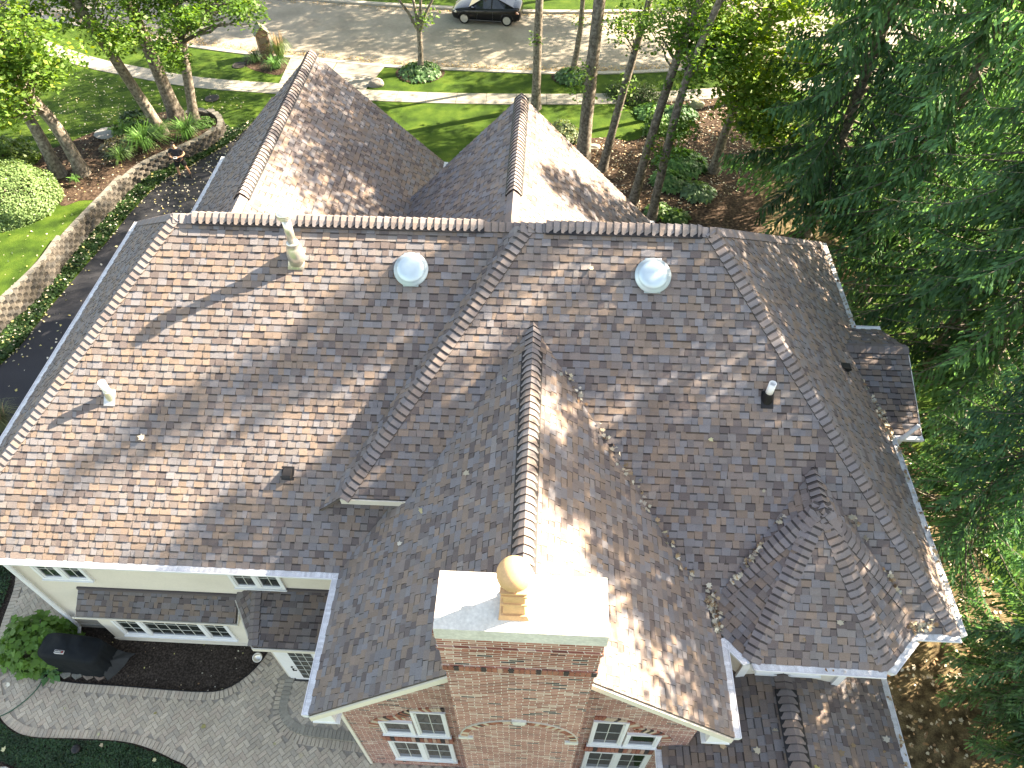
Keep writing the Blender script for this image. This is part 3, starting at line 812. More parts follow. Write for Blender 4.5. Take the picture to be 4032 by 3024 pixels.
b = MB(); b.box((-5.9, 5.80, .1), (-4.9, 5.869, .19)); b.build('sill', mat('dark_sill', (.03, .03, .03), .5), door)
b = MB(); b.box((-4.88, 5.84, .3), (-4.4, 5.868, 2.28)); sl = b.build('window', M['white'], house)
b = MB(); b.box((-4.82, 5.83, .36), (-4.46, 5.8395, 2.18)); b.build('pane', M['glass'], sl)
b = MB()
for i in range(1, 2): b.box((-4.647, 5.824, .36), (-4.633, 5.8298, 2.18))
for j in range(1, 6): z = .36 + 1.82 * j / 6; b.box((-4.82, 5.8243, z - .007), (-4.46, 5.8297, z + .007))
b.build('muntins', M['muntin'], sl)

# ------------------------------------------------------------------ things fixed to the roof
def up_axis(n, k=1.):
    z = V((0, 0, 1)).lerp(V(n), k).normalized(); x = V((1, 0, 0)); y = z.cross(x).normalized(); x = y.cross(z)
    return Matrix((x, y, z)).transposed()
# tall flue
p = P_L.on(-5.05, 11.38, .02)
b = MB()
c = P_L.on(-5.05, 11.33, .025); u = V((1, 0, 0)); w = P_L.n.cross(u).normalized()
b.prism([c - u * .17 - w * .2, c + u * .17 - w * .2, c + u * .17 + w * .2, c - u * .17 + w * .2], P_L.n * .006)
b.lathe([(.185, -.12), (.18, .12), (.155, .28), (.115, .36), (.13, .365), (.13, .385), (.10, .40)], p, 26)
b.lathe([(.088, .3), (.088, .98)], p, 22)
b.lathe([(.10, .97), (.14, .985), (.152, 1.0), (.152, 1.02), (.142, 1.03), (.156, 1.04), (.156, 1.06), (.146, 1.07), (.158, 1.08), (.158, 1.1), (.135, 1.125), (.07, 1.145), (.004, 1.15)], p, 26)
b.build('flue_pipe', M['zinc'], r_L, smooth=True)
# domed fan vents
for pl, x, y, ro in ((P_L, -2.67, 11.22, r_L), (P_R, 2.17, 10.9, r_R)):
    b = MB(); ax = up_axis(pl.n, .85); p = pl.on(x, y, -.09)
    c = pl.on(x, y, .02); u = V((1, 0, 0)); w = pl.n.cross(u).normalized()
    b.prism([c - u * .16 - w * .33, c + u * .16 - w * .33, c + u * .16 + w * .36, c - u * .16 + w * .36], pl.n * .006)
    b.lathe([(.22, -.1), (.22, .16)], p, 30, ax)
    b.lathe([(.275, .12), (.345, .13), (.357, .145), (.35, .165), (.30, .185), (.295, .20), (.26, .235), (.18, .268), (.09, .285), (.004, .29)], p, 40, ax)
    b.build('fan_vent', M['dome'], ro, smooth=True)
# plumbing stacks
for pl, x, y, ro, boot in ((P_L, -8.84, 9.06, r_L, 0), (P_R, 4.46, 9.12, r_R, 1)):
    p = pl.on(x, y, .0); b = MB()
    c = pl.on(x, y - .03, .022); u = V((1, 0, 0)); w = pl.n.cross(u).normalized()
    b.prism([c - u * .12 - w * .17, c + u * .12 - w * .17, c + u * .12 + w * .17, c - u * .12 + w * .17], pl.n * .005)
    b.lathe([(.13, -.06), (.105, .08), (.092, .16), (.085, .17)] if boot else [(.11, -.05), (.085, .16)], p, 20)
    b.build('pipe_boot', M['black_plastic'] if boot else M['zinc'], ro)
    b = MB(); b.lathe([(.072, .1), (.072, .44), (.062, .44), (.06, .3)], p, 18); b.build('vent_pipe', M['pvc'], ro, smooth=True)
# small black box vents
for pl, x, y, ro in ((P_L, -5.05, 7.94, r_L), (P_RE, 7.05, 11.45, r_RE)):
    p = pl.on(x, y, .01); u = pl.n.cross(V((pl.uh.x, pl.uh.y, 0))).normalized(); dwn = -(V((pl.uh.x, pl.uh.y, pl.sl))).normalized()
    b = MB(); h = pl.n
    a0 = p - u * .085; a1 = p + u * .085
    b.prism([a0 - dwn * .10, a0 + dwn * .10, a0 + dwn * .10 + h * .12, a0 + dwn * .04 + h * .13, a0 - dwn * .10 + h * .02], u * .17)
    b.prism([p - u * .13 - dwn * .14, p + u * .13 - dwn * .14, p + u * .13 + dwn * .14, p - u * .13 + dwn * .14], h * .012)
    b.build('box_vent', M['black_plastic'], ro)
# downspout elbow by the dormer
b = MB(); b.tube([(8.55, 10.42, 5.0), (8.5, 10.35, 5.25), (8.62, 10.36, 5.55), (8.70, 10.37, 5.75)], .05, 12); b.build('drain_pipe', M['gutter'], house)
b = MB(); b.tube([(-11.92, 6.86, 5.1), (-11.92, 6.9, 4.8), (-11.92, 6.9, .25), (-11.92, 6.7, .08)], .045, 8)
b.build('downspout', M['gutter'], house)
# ------------------------------------------------------------------ ground
M['lawn'] = mat('lawn', rough=.95, colors=[(.022, .050, .008), (.038, .080, .011), (.062, .108, .016)], cscale=1.2, noise=.35, nscale=35, noise2=.3, nscale2=140, bump=1., bscale=90, spec=.1)
M['mulch'] = mat('mulch', rough=1., colors=[(.028, .019, .014), (.055, .038, .028), (.10, .072, .052)], cscale=9, noise=.4, nscale=60, noise2=.25, nscale2=1.5, bump=1., bscale=60, spec=.1)
M['soil'] = mat('garden_soil', rough=1., colors=[(.022, .017, .013), (.040, .031, .025), (.075, .060, .048)], cscale=22, noise=.4, nscale=90, noise2=.2, nscale2=2, bump=1., bscale=90, spec=.1)
M['asphalt'] = mat('driveway_asphalt', (.023, .025, .030), .75, noise=.2, nscale=150, noise2=.16, nscale2=1.1, bump=.3, bscale=200, spec=.35)
M['street'] = mat('street_asphalt', rough=.95, colors=[(.20, .183, .148), (.235, .215, .175), (.265, .245, .20)], cscale=.7, noise=.12, nscale=120, noise2=.1, nscale2=6, bump=.25, bscale=150)
M['sidewalk'] = mat('sidewalk_concrete', (.26, .248, .215), .95, tint=True, noise=.10, nscale=5, noise2=.08, nscale2=70)
M['forest'] = mat('forest_floor', rough=1., colors=[(.045, .034, .020), (.10, .078, .045), (.17, .14, .08)], cscale=3.5, noise=.4, nscale=30, noise2=.3, nscale2=120, bump=1., bscale=60, spec=.1)

sheet('lawn', [(-120, -60), (120, -60), (120, 160), (-120, 160)], 0, M['lawn'], kind='structure')
# street with kerbs
st_near = [(-60, 53), (-40, 47.2), (-30, 43.6), (-22.5, 41.1), (-20.4, 40.5), (-17.0, 39.75), (-14.2, 39.4), (-9.0, 38.6), (-5.4, 38.4), (-.8, 38.2), (3, 38.3), (7.3, 38.9), (15, 40.6), (28, 45), (50, 54)]
st_near = [(x, y) for x, y in smooth_path([(a, b, 0) for a, b in st_near], 4) for x, y in [(x, y)]] if False else [p[:2] for p in smooth_path([(a, b, 0) for a, b in st_near], 4)]
st_far = [(-60, 61), (-40, 55.5), (-30, 51.2), (-20, 47.6), (-13, 46.4), (-7.4, 45.8), (-1.5, 45.4), (3.6, 45.6), (7.9, 46.1), (15, 47.9), (28, 52.3), (50, 61)]
st_far = [p[:2] for p in smooth_path([(a, b, 0) for a, b in st_far], 4)]
sheet('street', st_near + st_far[::-1], .006, M['street'], kind='structure')
def strip(name, path, w, z0, z1, m, joints=None, cols=None, side=1, **kw):
    """raised ribbon along a path (left side), broken by joints"""
    mb = MB(); P = [V((p[0], p[1], 0)) for p in path]
    acc = 0; c = (1, 1, 1)
    for i in range(len(P) - 1):
        d0 = (P[min(i + 1, len(P) - 1)] - P[max(i - 1, 0)]).normalized(); d1 = (P[min(i + 2, len(P) - 1)] - P[i]).normalized()
        n0 = V((-d0.y, d0.x, 0)) * side; n1 = V((-d1.y, d1.x, 0)) * side
        a, b = P[i], P[i + 1]
        q = [a, b, b + n1 * w, a + n0 * w]
        mb.add([p + V((0, 0, z0)) for p in q] + [p + V((0, 0, z1)) for p in q], [(4, 5, 6, 7), (0, 1, 5, 4), (2, 3, 7, 6), (1, 2, 6, 5), (3, 0, 4, 7)], c)
    return mb.build(name, m, **kw)
def resample(path, step):
    P = [V(p[:2]) for p in path]; out = [P[0]]; acc = 0.
    for i in range(len(P) - 1):
        a, b = P[i], P[i + 1]; L = (b - a).length; t = step - acc
        while t <= L: out.append(a.lerp(b, t / L)); t += step
        acc = (acc + L) % step if L else acc
    out.append(P[-1]); return [tuple(p) for p in out]
kerb_m = mat('kerb_concrete', (.33, .31, .27), .95, noise=.15, nscale=8)
strip('kerb', st_far, .32, 0, .12, kerb_m, kind='structure')
strip('kerb', st_near, .28, 0, .05, kerb_m, side=-1, kind='structure')
# sidewalk slabs
def slabs(name, path, w, z, L):
    mb = MB(); P = resample(path, L)
    for i in range(len(P) - 1):
        a = V((*P[i], 0)); b = V((*P[i + 1], 0)); d = (b - a).normalized()
        dp = (b - V((*P[max(i - 1, 0)], 0))).normalized(); dn = (V((*P[min(i + 2, len(P) - 1)], 0)) - a).normalized()
        n0 = V((-dp.y, dp.x, 0)); n1 = V((-dn.y, dn.x, 0)); g = .012
        k = R.uniform(.88, 1.08)
        q = [a + d * g - n0 * w / 2, b - d * g - n1 * w / 2, b - d * g + n1 * w / 2, a + d * g + n0 * w / 2]
        mb.prism([p + V((0, 0, z - .03)) for p in q], (0, 0, .03), (k, k, k * .98))
    return mb.build(name, M['sidewalk'], kind='structure')
swp = [p[:2] for p in smooth_path([(-45, 49, 0), (-34, 43, 0), (-26.6, 38.75, 0), (-22.3, 37.2, 0), (-18.5, 36.2, 0), (-14.1, 35.75, 0), (-9.7, 35.3, 0), (-4, 35.15, 0), (3.2, 35.45, 0), (9, 36.3, 0), (16, 38, 0), (26, 41.5, 0)], 8)]
slabs('sidewalk', swp, 1.05, .03, 1.55)
sheet('pavement', [(-45, 48), (-26.6, 38.3), (-22.3, 36.75), (-18.5, 35.75), (-14.1, 35.3), (-9.7, 34.85), (-4, 34.7), (3.2, 35.0), (9, 35.8), (16, 37.5), (26, 41),
                   (26, 41.9), (16, 38.5), (9, 36.75), (3.2, 35.9), (-4, 35.6), (-9.7, 35.75), (-14.1, 36.2), (-18.5, 36.6), (-22.3, 37.65), (-26.6, 39.2), (-45, 49.5)], .012, mat('joint_sand', (.12, .11, .09), 1.), kind='structure')
# driveway: concrete apron and asphalt
mb = MB()
for (a, b, c, d) in [((-14.3, 36.3), (-9.55, 35.85), (-8.9, 38.6), (-14.4, 39.45))]:
    for i in range(2):
        for j in range(2):
            f = lambda s, t: V(a).lerp(V(b), s).lerp(V(d).lerp(V(c), s), t)
            q = [f((i + .01) / 2, (j + .01) / 2), f((i + .99) / 2, (j + .01) / 2), f((i + .99) / 2, (j + .99) / 2), f((i + .01) / 2, (j + .99) / 2)]
            k = R.uniform(.78, .88); mb.prism([(p.x, p.y, .016) for p in q], (0, 0, .02), (k, k, k))
mb.build('driveway_apron', M['sidewalk'], kind='structure')
dr_edge = [(-21.0, 9.5), (-20.1, 12.5), (-19.0, 16.0), (-18.7, 17.2), (-18.55, 19.1), (-18.2, 21.75), (-18.0, 23.0), (-17.75, 25.3), (-17.25, 27.3), (-16.75, 28.0), (-16.3, 28.75), (-15.6, 29.8), (-15.0, 31.0), (-14.6, 32.5), (-14.3, 34.9)]
dr_edge = [p[:2] for p in smooth_path([(a, b, 0) for a, b in dr_edge], 4)]
sheet('driveway', dr_edge + [(-9.6, 34.6), (-10.0, 30), (-10.2, 22), (-12.3, 17.2), (-12.6, 14.5), (-15.9, 13.4), (-17.1, 12.5), (-18.2, 9.5)], .010, M['asphalt'], kind='structure')

# raised ground behind the retaining wall
wall_path = [(-22.4, 11.5), (-20.9, 14.5), (-19.75, 17.4), (-19.45, 18.4), (-19.2, 19.4), (-19.0, 20.6), (-18.98, 22.2), (-18.75, 23.9), (-18.58, 24.9), (-18.35, 26.4), (-18.0, 27.5), (-17.35, 28.35), (-16.55, 29.15), (-15.85, 30.1), (-15.6, 31.1), (-15.85, 31.95), (-16.5, 32.6), (-17.3, 32.95), (-18.1, 33.0)]
wall_s = [p[:2] for p in smooth_path([(a, b, 0) for a, b in wall_path], 8)]
def wall_h(y): # height of the wall top along its length
    t = min(max((y - 20) / 12, 0), 1); return 1.0 * (1 - t) + .58 * t
def sm(t): t = min(max(t, 0), 1); return t * t * (3 - 2 * t)
def terr(x, y):
    h = wall_h(y) - .12
    h *= 1 - sm((y - 31.2) / 2.4) * (1 if x < -15 else 1)
    return max(h, .0)
# terrace sheet: between the wall line and the far left
wl = [p for p in wall_s if p[1] <= 32.5 or p[0] > -16.6]
inner = [(p[0] - .12, p[1]) for p in wl]
terr_poly = [(-60, 2), (-24, 2), (-22.6, 11.4)] + inner + [(-17.4, 33.9), (-60, 34.2)]
tl = sheet('lawn', terr_poly, .004, M['lawn'], hf=terr, step=.9, kind='structure')
mul_path = [(-18.9, 24.8), (-19.6, 24.7), (-20.2, 24.3), (-21.2, 25.2), (-23.0, 24.2), (-24.5, 23.5), (-30, 26), (-30, 30), (-24.5, 28.2), (-23.1, 28.6), (-22.4, 29.2), (-21.8, 30.0), (-20.7, 31.3), (-20.2, 32.2), (-19.5, 33.0), (-18.3, 33.3), (-17.2, 32.75), (-16.45, 32.3), (-16.0, 31.7), (-15.9, 31.0), (-16.1, 30.2), (-16.8, 29.35), (-17.6, 28.5), (-18.3, 27.6), (-18.6, 26.4), (-18.85, 25.2)]
mul_s = [p[:2] for p in smooth_path([(a, b, 0) for a, b in mul_path], 4, True)]
sheet('mulch_bed', mul_s, .016, M['mulch'], hf=terr, step=.5, kind='structure')
# retaining wall: courses of split-faced blocks, one thing
mb = MB(); capm = MB()
P = resample(wall_s, .40)
def blk(mb, a, b, z0, z1, back, face, col, top=False):
    """hexagonal-faced block between a and b, front to the right of a->b"""
    a = V((*a, 0)); b = V((*b, 0)); d = (b - a).normalized(); n = V((d.y, -d.x, 0))
    g = .006
    m = (a + b) / 2
    f0 = a + d * g + n * (face - .07); f1 = m - d * .07 + n * (face + .035); f2 = m + d * .07 + n * (face + .035); f3 = b - d * g + n * (face - .07)
    k0 = a + d * g - n * back; k1 = b - d * g - n * back
    q = [k0, f0, f1, f2, f3, k1][::-1]
    lo = [p + V((0, 0, z0)) for p in q]; hi = [p + V((0, 0, z1)) for p in q]
    # rounded split face: bottom of face pulled in a little
    for i in (2, 3): lo[i] = lo[i] - n * .02
    mb.add(lo + hi, [tuple(range(5, -1, -1)), tuple(range(6, 12))] + [(i, (i + 1) % 6, 6 + (i + 1) % 6, 6 + i) for i in range(6)], col)
CHH = .155
for i in range(len(P) - 1):
    y = P[i][1]; top = wall_h(y)
    if y > 31.5 and P[i][0] < -15.8: top *= max(.25, 1 - .75 * sm((-15.8 - P[i][0]) / 2.2))
    nco = max(1, round((top - .09) / CHH))
    for c in range(nco):
        k = R.uniform(.75, 1.1); col = R.choice([(.10, .095, .085), (.118, .108, .094), (.09, .088, .082), (.105, .097, .083)])
        if c % 2 and i < len(P) - 2:
            a = ((P[i][0] + P[i + 1][0]) / 2, (P[i][1] + P[i + 1][1]) / 2); b = ((P[i + 1][0] + P[i + 2][0]) / 2, (P[i + 1][1] + P[i + 2][1]) / 2)
        else: a, b = P[i], P[i + 1]
        lean = -.02 * c
        blk(mb, a, b, c * CHH, (c + 1) * CHH - .008, .18, .05 + lean, shade(col, k))
    k = R.uniform(.9, 1.1)
    blk(capm, P[i], P[i + 1], nco * CHH, nco * CHH + .09, .24, .07 - .02 * nco, shade((.165, .160, .142), k))
M['block'] = mat('split_block', (1, 1, 1), .95, tint=True, noise=.25, nscale=18, noise2=.12, nscale2=2, bump=.8, bscale=40, spec=.15)
rw = empty('retaining_wall', (P[20][0], P[20][1], 0), 0, 'curved grey stone block retaining wall along the left edge of the driveway', 'wall')
for q_, nm in ((mb, 'block_courses'), (capm, 'coping')):
    o = q_.build(nm, M['block'], rw); o.location = (-P[20][0], -P[20][1], 0)
# right-hand beds: mulch under the trees, forest floor under the spruces
r_mul = [(-.3, 29), (.4, 31.2), (1.2, 32.0), (2.0, 31.7), (3.1, 31.8), (3.9, 31.5), (4.8, 32.1), (5.3, 33.4), (5.0, 34.4), (4.0, 34.9), (4.3, 35.0), (6.9, 35.5), (7.6, 35.7), (8.9, 35.6), (9.6, 33), (9.8, 28), (9.0, 22), (4, 22), (0, 24)]
sheet('mulch_bed', [p[:2] for p in smooth_path([(a, b, 0) for a, b in r_mul], 4, True)], .006, M['mulch'], kind='structure')
sheet('forest_floor', [p[:2] for p in smooth_path([(a, b, 0) for a, b in [(7.5, -10), (7.4, 8), (8.0, 18), (9.3, 24), (9.7, 31), (11.5, 32), (12.5, 27), (12.2, 20), (12.0, 14), (13, 8), (13, -10)]], 3, True)], .010, M['forest'], kind='structure')

# ------------------------------------------------------------------ patio
SAND = mat('paver_joint_sand', (.30, .27, .22), 1., noise=.15, nscale=40)
M['paver'] = mat('paver', (1, 1, 1), .92, tint=True, noise=.16, nscale=45, noise2=.10, nscale2=1.6, bump=.3, bscale=120)
pat = [(-14.9, 8.9), (-14.4, 8.1), (-14.15, 6.75), (-13.75, 5.6), (-13.1, 4.7), (-12.5, 4.33), (-11.9, 4.22), (-10.9, 4.24), (-10.05, 4.24), (-9.5, 4.2), (-8.95, 4.08), (-8.4, 3.9), (-8.0, 3.75), (-7.6, 3.3), (-7.2, 2.0), (2.6, 2.0), (2.6, 4.1), (-3.62, 4.1), (-3.62, 7.0), (-12.1, 7.0), (-12.1, 9.6)]
bed = [(-12.2, 6.98), (-12.55, 6.2), (-12.5, 5.75), (-12.1, 5.58), (-11.5, 5.52), (-10.3, 5.50), (-9.2, 5.47), (-8.3, 5.46), (-7.75, 5.52), (-7.35, 5.75), (-7.0, 6.15), (-6.8, 6.62), (-6.86, 6.98)]
edge_low = [p[:2] for p in smooth_path([(a, b, 0) for a, b in pat[:14]], 5)]
edge_bed = [p[:2] for p in smooth_path([(a, b, 0) for a, b in bed], 5)]
pat_s = edge_low + pat[14:]
sheet('patio_base', pat_s, .008, SAND, kind='structure')
def pcol():
    c = R.choice([(.42, .36, .275), (.45, .385, .29), (.39, .34, .265), (.435, .36, .275), (.47, .405, .31)]); return shade(c, R.uniform(.88, 1.08))
def dist_path(x, y, P):
    best = 9
    for i in range(len(P) - 1):
        ax, ay = P[i]; bx, by = P[i + 1]; dx, dy = bx - ax, by - ay
        t = min(max(((x - ax) * dx + (y - ay) * dy) / (dx * dx + dy * dy + 1e-9), 0), 1)
        best = min(best, (x - ax - t * dx) ** 2 + (y - ay - t * dy) ** 2)
    return sqrt(best)
pv = MB()
def paver(c, d, L, W, z=.03, col=None, h=.022, mb=None):
    d = V((*d, 0)).normalized(); n = V((-d.y, d.x, 0)); c = V((c[0], c[1], z)); g = .004
    L = L / 2 - g; W = W / 2 - g; col = col or pcol(); dz = V((0, 0, R.uniform(-.0015, .0015)))
    q = [c - d * L - n * W + dz, c + d * L - n * W + dz, c + d * L + n * W + dz, c - d * L + n * W + dz]
    (mb or pv).prism([p - V((0, 0, h)) for p in q], (0, 0, h), col)
def soldier_course(P, side, w=.2, s=.10, z=.032, mb=None):
    Q = resample(P, s)
    for i in range(len(Q) - 1):
        a, b = V(Q[i]), V(Q[i + 1]); d = (b - a)
        if d.length < s * .6: continue
        d.normalize(); n = V((-d.y, d.x)) * side; c = (a + b) / 2 + n * (w / 2)
        paver(c, n, w, s * .97, z=z, mb=mb)
step_arc = [(-6.12, 5.85), (-6.12, 5.3), (-6.08, 5.05), (-5.9, 4.80), (-5.6, 4.62), (-5.2, 4.55), (-4.4, 4.5), (-3.7, 4.45)]
step_arc = [p[:2] for p in smooth_path([(a, b, 0) for a, b in step_arc], 5)]
soldier_course(edge_low, 1); soldier_course(edge_bed, -1)
soldier_course(step_arc, -1)
# herringbone at 45 degrees
BW, BL = .105, .21
step_poly = step_arc + [(-3.62, 5.9)]
ca, sa = cos(radians(45)), sin(radians(45))
for i in range(-90, 90):
    for j in range(-60, 60):
        # herringbone lattice: pairs (horizontal + vertical) repeated on offset rows
        x = i * BW + j * 2 * BL * 0 ; 
        pass
def herring(test, z, mb=None, org=(-9, 4)):
    for r in range(-110, 110):
        for c in range(-40, 40):
            # row r shifts by one width; period 2*BL along the row
            bx = c * 2 * BL + r * BW; by = r * BW
            for (cx_, cy_, hor) in ((bx + BL / 2, by + BW / 2, True), (bx + BL + BW / 2, by + BW / 2 - BL / 2 + BW / 2 , False)):
                X = org[0] + cx_ * ca - cy_ * sa; Y = org[1] + cx_ * sa + cy_ * ca
                if -15 < X < -1.5 and 1.9 < Y < 9.7 and test(X, Y):
                    paver((X, Y), (ca, sa) if hor else (-sa, ca), BL, BW, z=z, mb=mb)
def t_main(x, y):
    if not inpoly(x, y, pat_s): return False
    if inpoly(x, y, edge_bed): return False
    if inpoly(x, y, step_poly): return False
    if dist_path(x, y, edge_low) < .215 or dist_path(x, y, edge_bed) < .215 or dist_path(x, y, step_arc) < .23: return False
    return True
herring(t_main, .03)
pv.build('patio', M['paver'], kind='structure')
# raised step outside the porch door
sb = MB()
sp_ = [(x, y) for x, y in step_arc] + [(-3.62, 5.88), (-6.1, 5.88)]
inner_arc = step_arc
sb.prism([(x, y, .01) for x, y in sp_], (0, 0, .15), (.30, .27, .22))
Q = resample(step_arc, .10)
for i in range(len(Q) - 1):
    a, b = V(Q[i]), V(Q[i + 1]); d = (b - a)
    if d.length < .05: continue
    d.normalize(); n = V((-d.y, d.x)); c = (a + b) / 2 + n * .09
    paver(c, n, .22, .097, z=.175, h=.05, col=shade((.27, .25, .20), R.uniform(.9, 1.1)), mb=sb)
herring(lambda x, y: inpoly(x, y, sp_) and dist_path(x, y, step_arc) > .26, .172, mb=sb)
so = sb.build('porch_step', M['paver'])
tag(so, 'rounded paver step below the white porch door', 'step')
# planting bed by the house
sheet('soil_bed', edge_bed, .014, M['soil'], kind='structure')
eb = MB()
for i in range(len(edge_bed) - 1):
    a, b = V((*edge_bed[i], 0)), V((*edge_bed[i + 1], 0)); eb.bar(a + V((0, 0, .04)), b + V((0, 0, .04)), .018, .05)
tag(eb.build('bed_edging', M['black_plastic']), 'thin black edging strip round the dark soil bed', 'edging')
sheet('soil_bed', [p[:2] for p in smooth_path([(a, b, 0) for a, b in pat[:14]], 3)] + [(-7.2, 1.5), (-15, 1.5), (-20, 6), (-17, 9.5), (-15, 9.2)], .004, M['soil'], kind='structure')
# ------------------------------------------------------------------ foliage
def leafmat(name, base, trans=.35, rough=.55, tcol=(1.45, 1.35, .5)):
    return mat(name, base, rough, tint=True, noise=.12, nscale=1.2, trans=trans, spec=.35, tcol=tcol)
M['leaf'] = leafmat('maple_leaf', (1, 1, 1), .5)
M['leaf_dense'] = leafmat('shrub_leaf', (1, 1, 1), .3, .5)
M['needle'] = leafmat('spruce_needles', (1, 1, 1), .58, .6, (1.25, 1.3, .6))
M['bark'] = mat('bark', rough=.95, colors=[(.085, .072, .058), (.16, .14, .115), (.25, .225, .185)], cscale=9, noise=.35, nscale=45, noise2=.2, nscale2=2.5, bump=1., bscale=30)
M['twig'] = mat('bare_twig', (.13, .11, .09), .9, noise=.2, nscale=20)

def rot_frames(n, upbias=.5, rs=NR):
    """random orthonormal frames (a: length axis, b: width axis), normals biased upwards"""
    nrm = rs.normal(size=(n, 3)); nrm[:, 2] = np.abs(nrm[:, 2]) + upbias; nrm /= np.linalg.norm(nrm, axis=1)[:, None]
    t = rs.normal(size=(n, 3)); a = np.cross(nrm, t); a /= np.linalg.norm(a, axis=1)[:, None]
    b = np.cross(nrm, a); return a, b, nrm

LEAF5 = np.array([(0, -.5), (.42, -.18), (.26, .12), (.0, .62), (-.26, .12), (-.42, -.18)])
STAR = np.array([(0, -.5), (.18, -.38), (.5, -.3), (.36, -.05), (.55, .22), (.24, .22), (.0, .62), (-.24, .22), (-.55, .22), (-.36, -.05), (-.5, -.3), (-.18, -.38)])
KITE = np.array([(0, -.5), (.34, -.02), (0, .55), (-.34, -.02)])
BLADE = np.array([(-.5, -.1), (.5, -.1), (.5, .1), (-.5, .1)])
def leaves(name, centres, size, cols, material, parent=None, shape=KITE, upbias=.6, frames=None, cup=0., **kw):
    n = len(centres); a, b, nn = frames if frames is not None else rot_frames(n, upbias)
    s = np.asarray(size).reshape(-1, 1)
    k = len(shape); vs = np.zeros((n, k, 3))
    for i, (x, y) in enumerate(shape):
        vs[:, i, :] = centres + b * (x * s) + a * (y * s) + (nn * s * cup * (abs(x) * 1.0) if cup else 0)
    return np_build(name, vs.reshape(-1, 3), n, k, cols, material, parent, **kw)

def colvar(n, base, dv=.25, yellow=0., rs=NR, clump=None):
    c = np.array(base)[None, :] * (1 + rs.uniform(-dv, dv, size=(n, 1)))
    if clump is not None: c = c * clump
    if yellow:
        m = rs.random(n) < yellow
        c[m] = c[m] * np.array([1.9, 1.35, .8])
    return np.clip(c, .002, .9)

def clump_points(centres, per, rad, flat=.7, rs=NR):
    """leaf positions in a spray round every centre; returns points and clump index"""
    n = len(centres); idx = np.repeat(np.arange(n), per)
    d = rs.normal(size=(n * per, 3)); d /= np.linalg.norm(d, axis=1)[:, None]
    r = rs.random(n * per) ** .45
    radv = np.asarray(rad) * np.ones(n)
    p = centres[idx] + d * (r * radv[idx])[:, None] * np.array([1, 1, flat])
    return p, idx

def limb(mb, a, b, r0, r1, sag=.0, n=6, seg=5, wob=.06, col=(1, 1, 1)):
    a, b = V(a), V(b); L = (b - a).length; pts = []
    for i in range(seg + 1):
        t = i / seg; p = a.lerp(b, t) + V((0, 0, sag * L * 4 * t * (1 - t)))
        if 0 < i < seg: p += V((R.uniform(-1, 1), R.uniform(-1, 1), R.uniform(-.6, .6))) * wob * L
        pts.append(p)
    mb.tube(pts, [r0 + (r1 - r0) * i / seg for i in range(seg + 1)], n, col, cap=False)

def flare_trunk(mb, pts, r0, r1, n=14):
    """tapering trunk with root flare and bark ridges; pts start at the ground"""
    P = smooth_path([tuple(p) for p in pts], 6); m = len(P); rad = []
    z0 = P[0][2]
    for i, p in enumerate(P):
        t = i / (m - 1); f = 1 + .45 * math.exp(-(p[2] - z0) / .35); rad.append((r0 + (r1 - r0) * t) * f)
    P[0] = (P[0][0], P[0][1], P[0][2] - .15)
    mb.tube(P, rad, n, rough=.05, cap=False)

def tree(name, label, base, path, r0, r1, crown, leafc, cat='tree', group=None, leaf=.14, per=55, crad=.75, shape=KITE, limbs=True, yellow=.04, seed=1, sprouts=(), upb=1.0, twigs=True):
    """crown: list of (centre xyz, radii xyz, number of clumps)"""
    rs = np.random.RandomState(seed); R.seed(seed)
    root = empty(name, base, 0, label, cat, group)
    B = V(base); loc = lambda p: V(p) - B
    mb = MB(); pts = [loc(base)] + [loc(p) for p in path]
    flare_trunk(mb, pts, r0, r1)
    P = smooth_path([tuple(p) for p in pts], 8)
    cs = []; pers = []
    for c, rad, k in crown:
        d = rs.normal(size=(k, 3)); d /= np.linalg.norm(d, axis=1)[:, None]
        q = d * (rs.random(k) ** .4)[:, None] * np.array(rad) + np.array(loc(c)); cs.append(q)
    for c in sprouts: cs.append(np.array([loc(c)]))
    if not cs:
        mb.build('trunk', M['bark'], root, smooth=True); return root
    C = np.concatenate(cs)
    if limbs:
        order = rs.permutation(len(C))[:max(12, int(len(C) * .6))]
        for i in order:
            c = C[i]
            # leave the trunk below the clump
            zt = c[2] - 0.35 * math.hypot(c[0] - P[-1][0], c[1] - P[-1][1]) - .4
            j = min(range(len(P)), key=lambda q: abs(P[q][2] - zt)); a = P[j]
            j0 = max(j, int(len(P) * .35)); a = P[j0]
            L = (V(c) - V(a)).length
            rr = min(r1 * .9, .018 + .014 * L)
            limb(mb, a, c, rr, .008, sag=.05, n=5, seg=5, wob=.035)
    mb.build('trunk', M['bark'], root, smooth=True)
    p, idx = clump_points(C, per, crad * rs.uniform(.6, 1.25, len(C)), .62, rs)
    ck = rs.uniform(.72, 1.25, size=(len(C), 1))[idx]
    cols = colvar(len(p), leafc, .28, yellow, rs, ck)
    leaves('crown', p, rs.uniform(.7, 1.3, len(p)) * leaf, cols, M['leaf'], root, shape, frames=rot_frames(len(p), upb, rs), cup=.25)
    return root

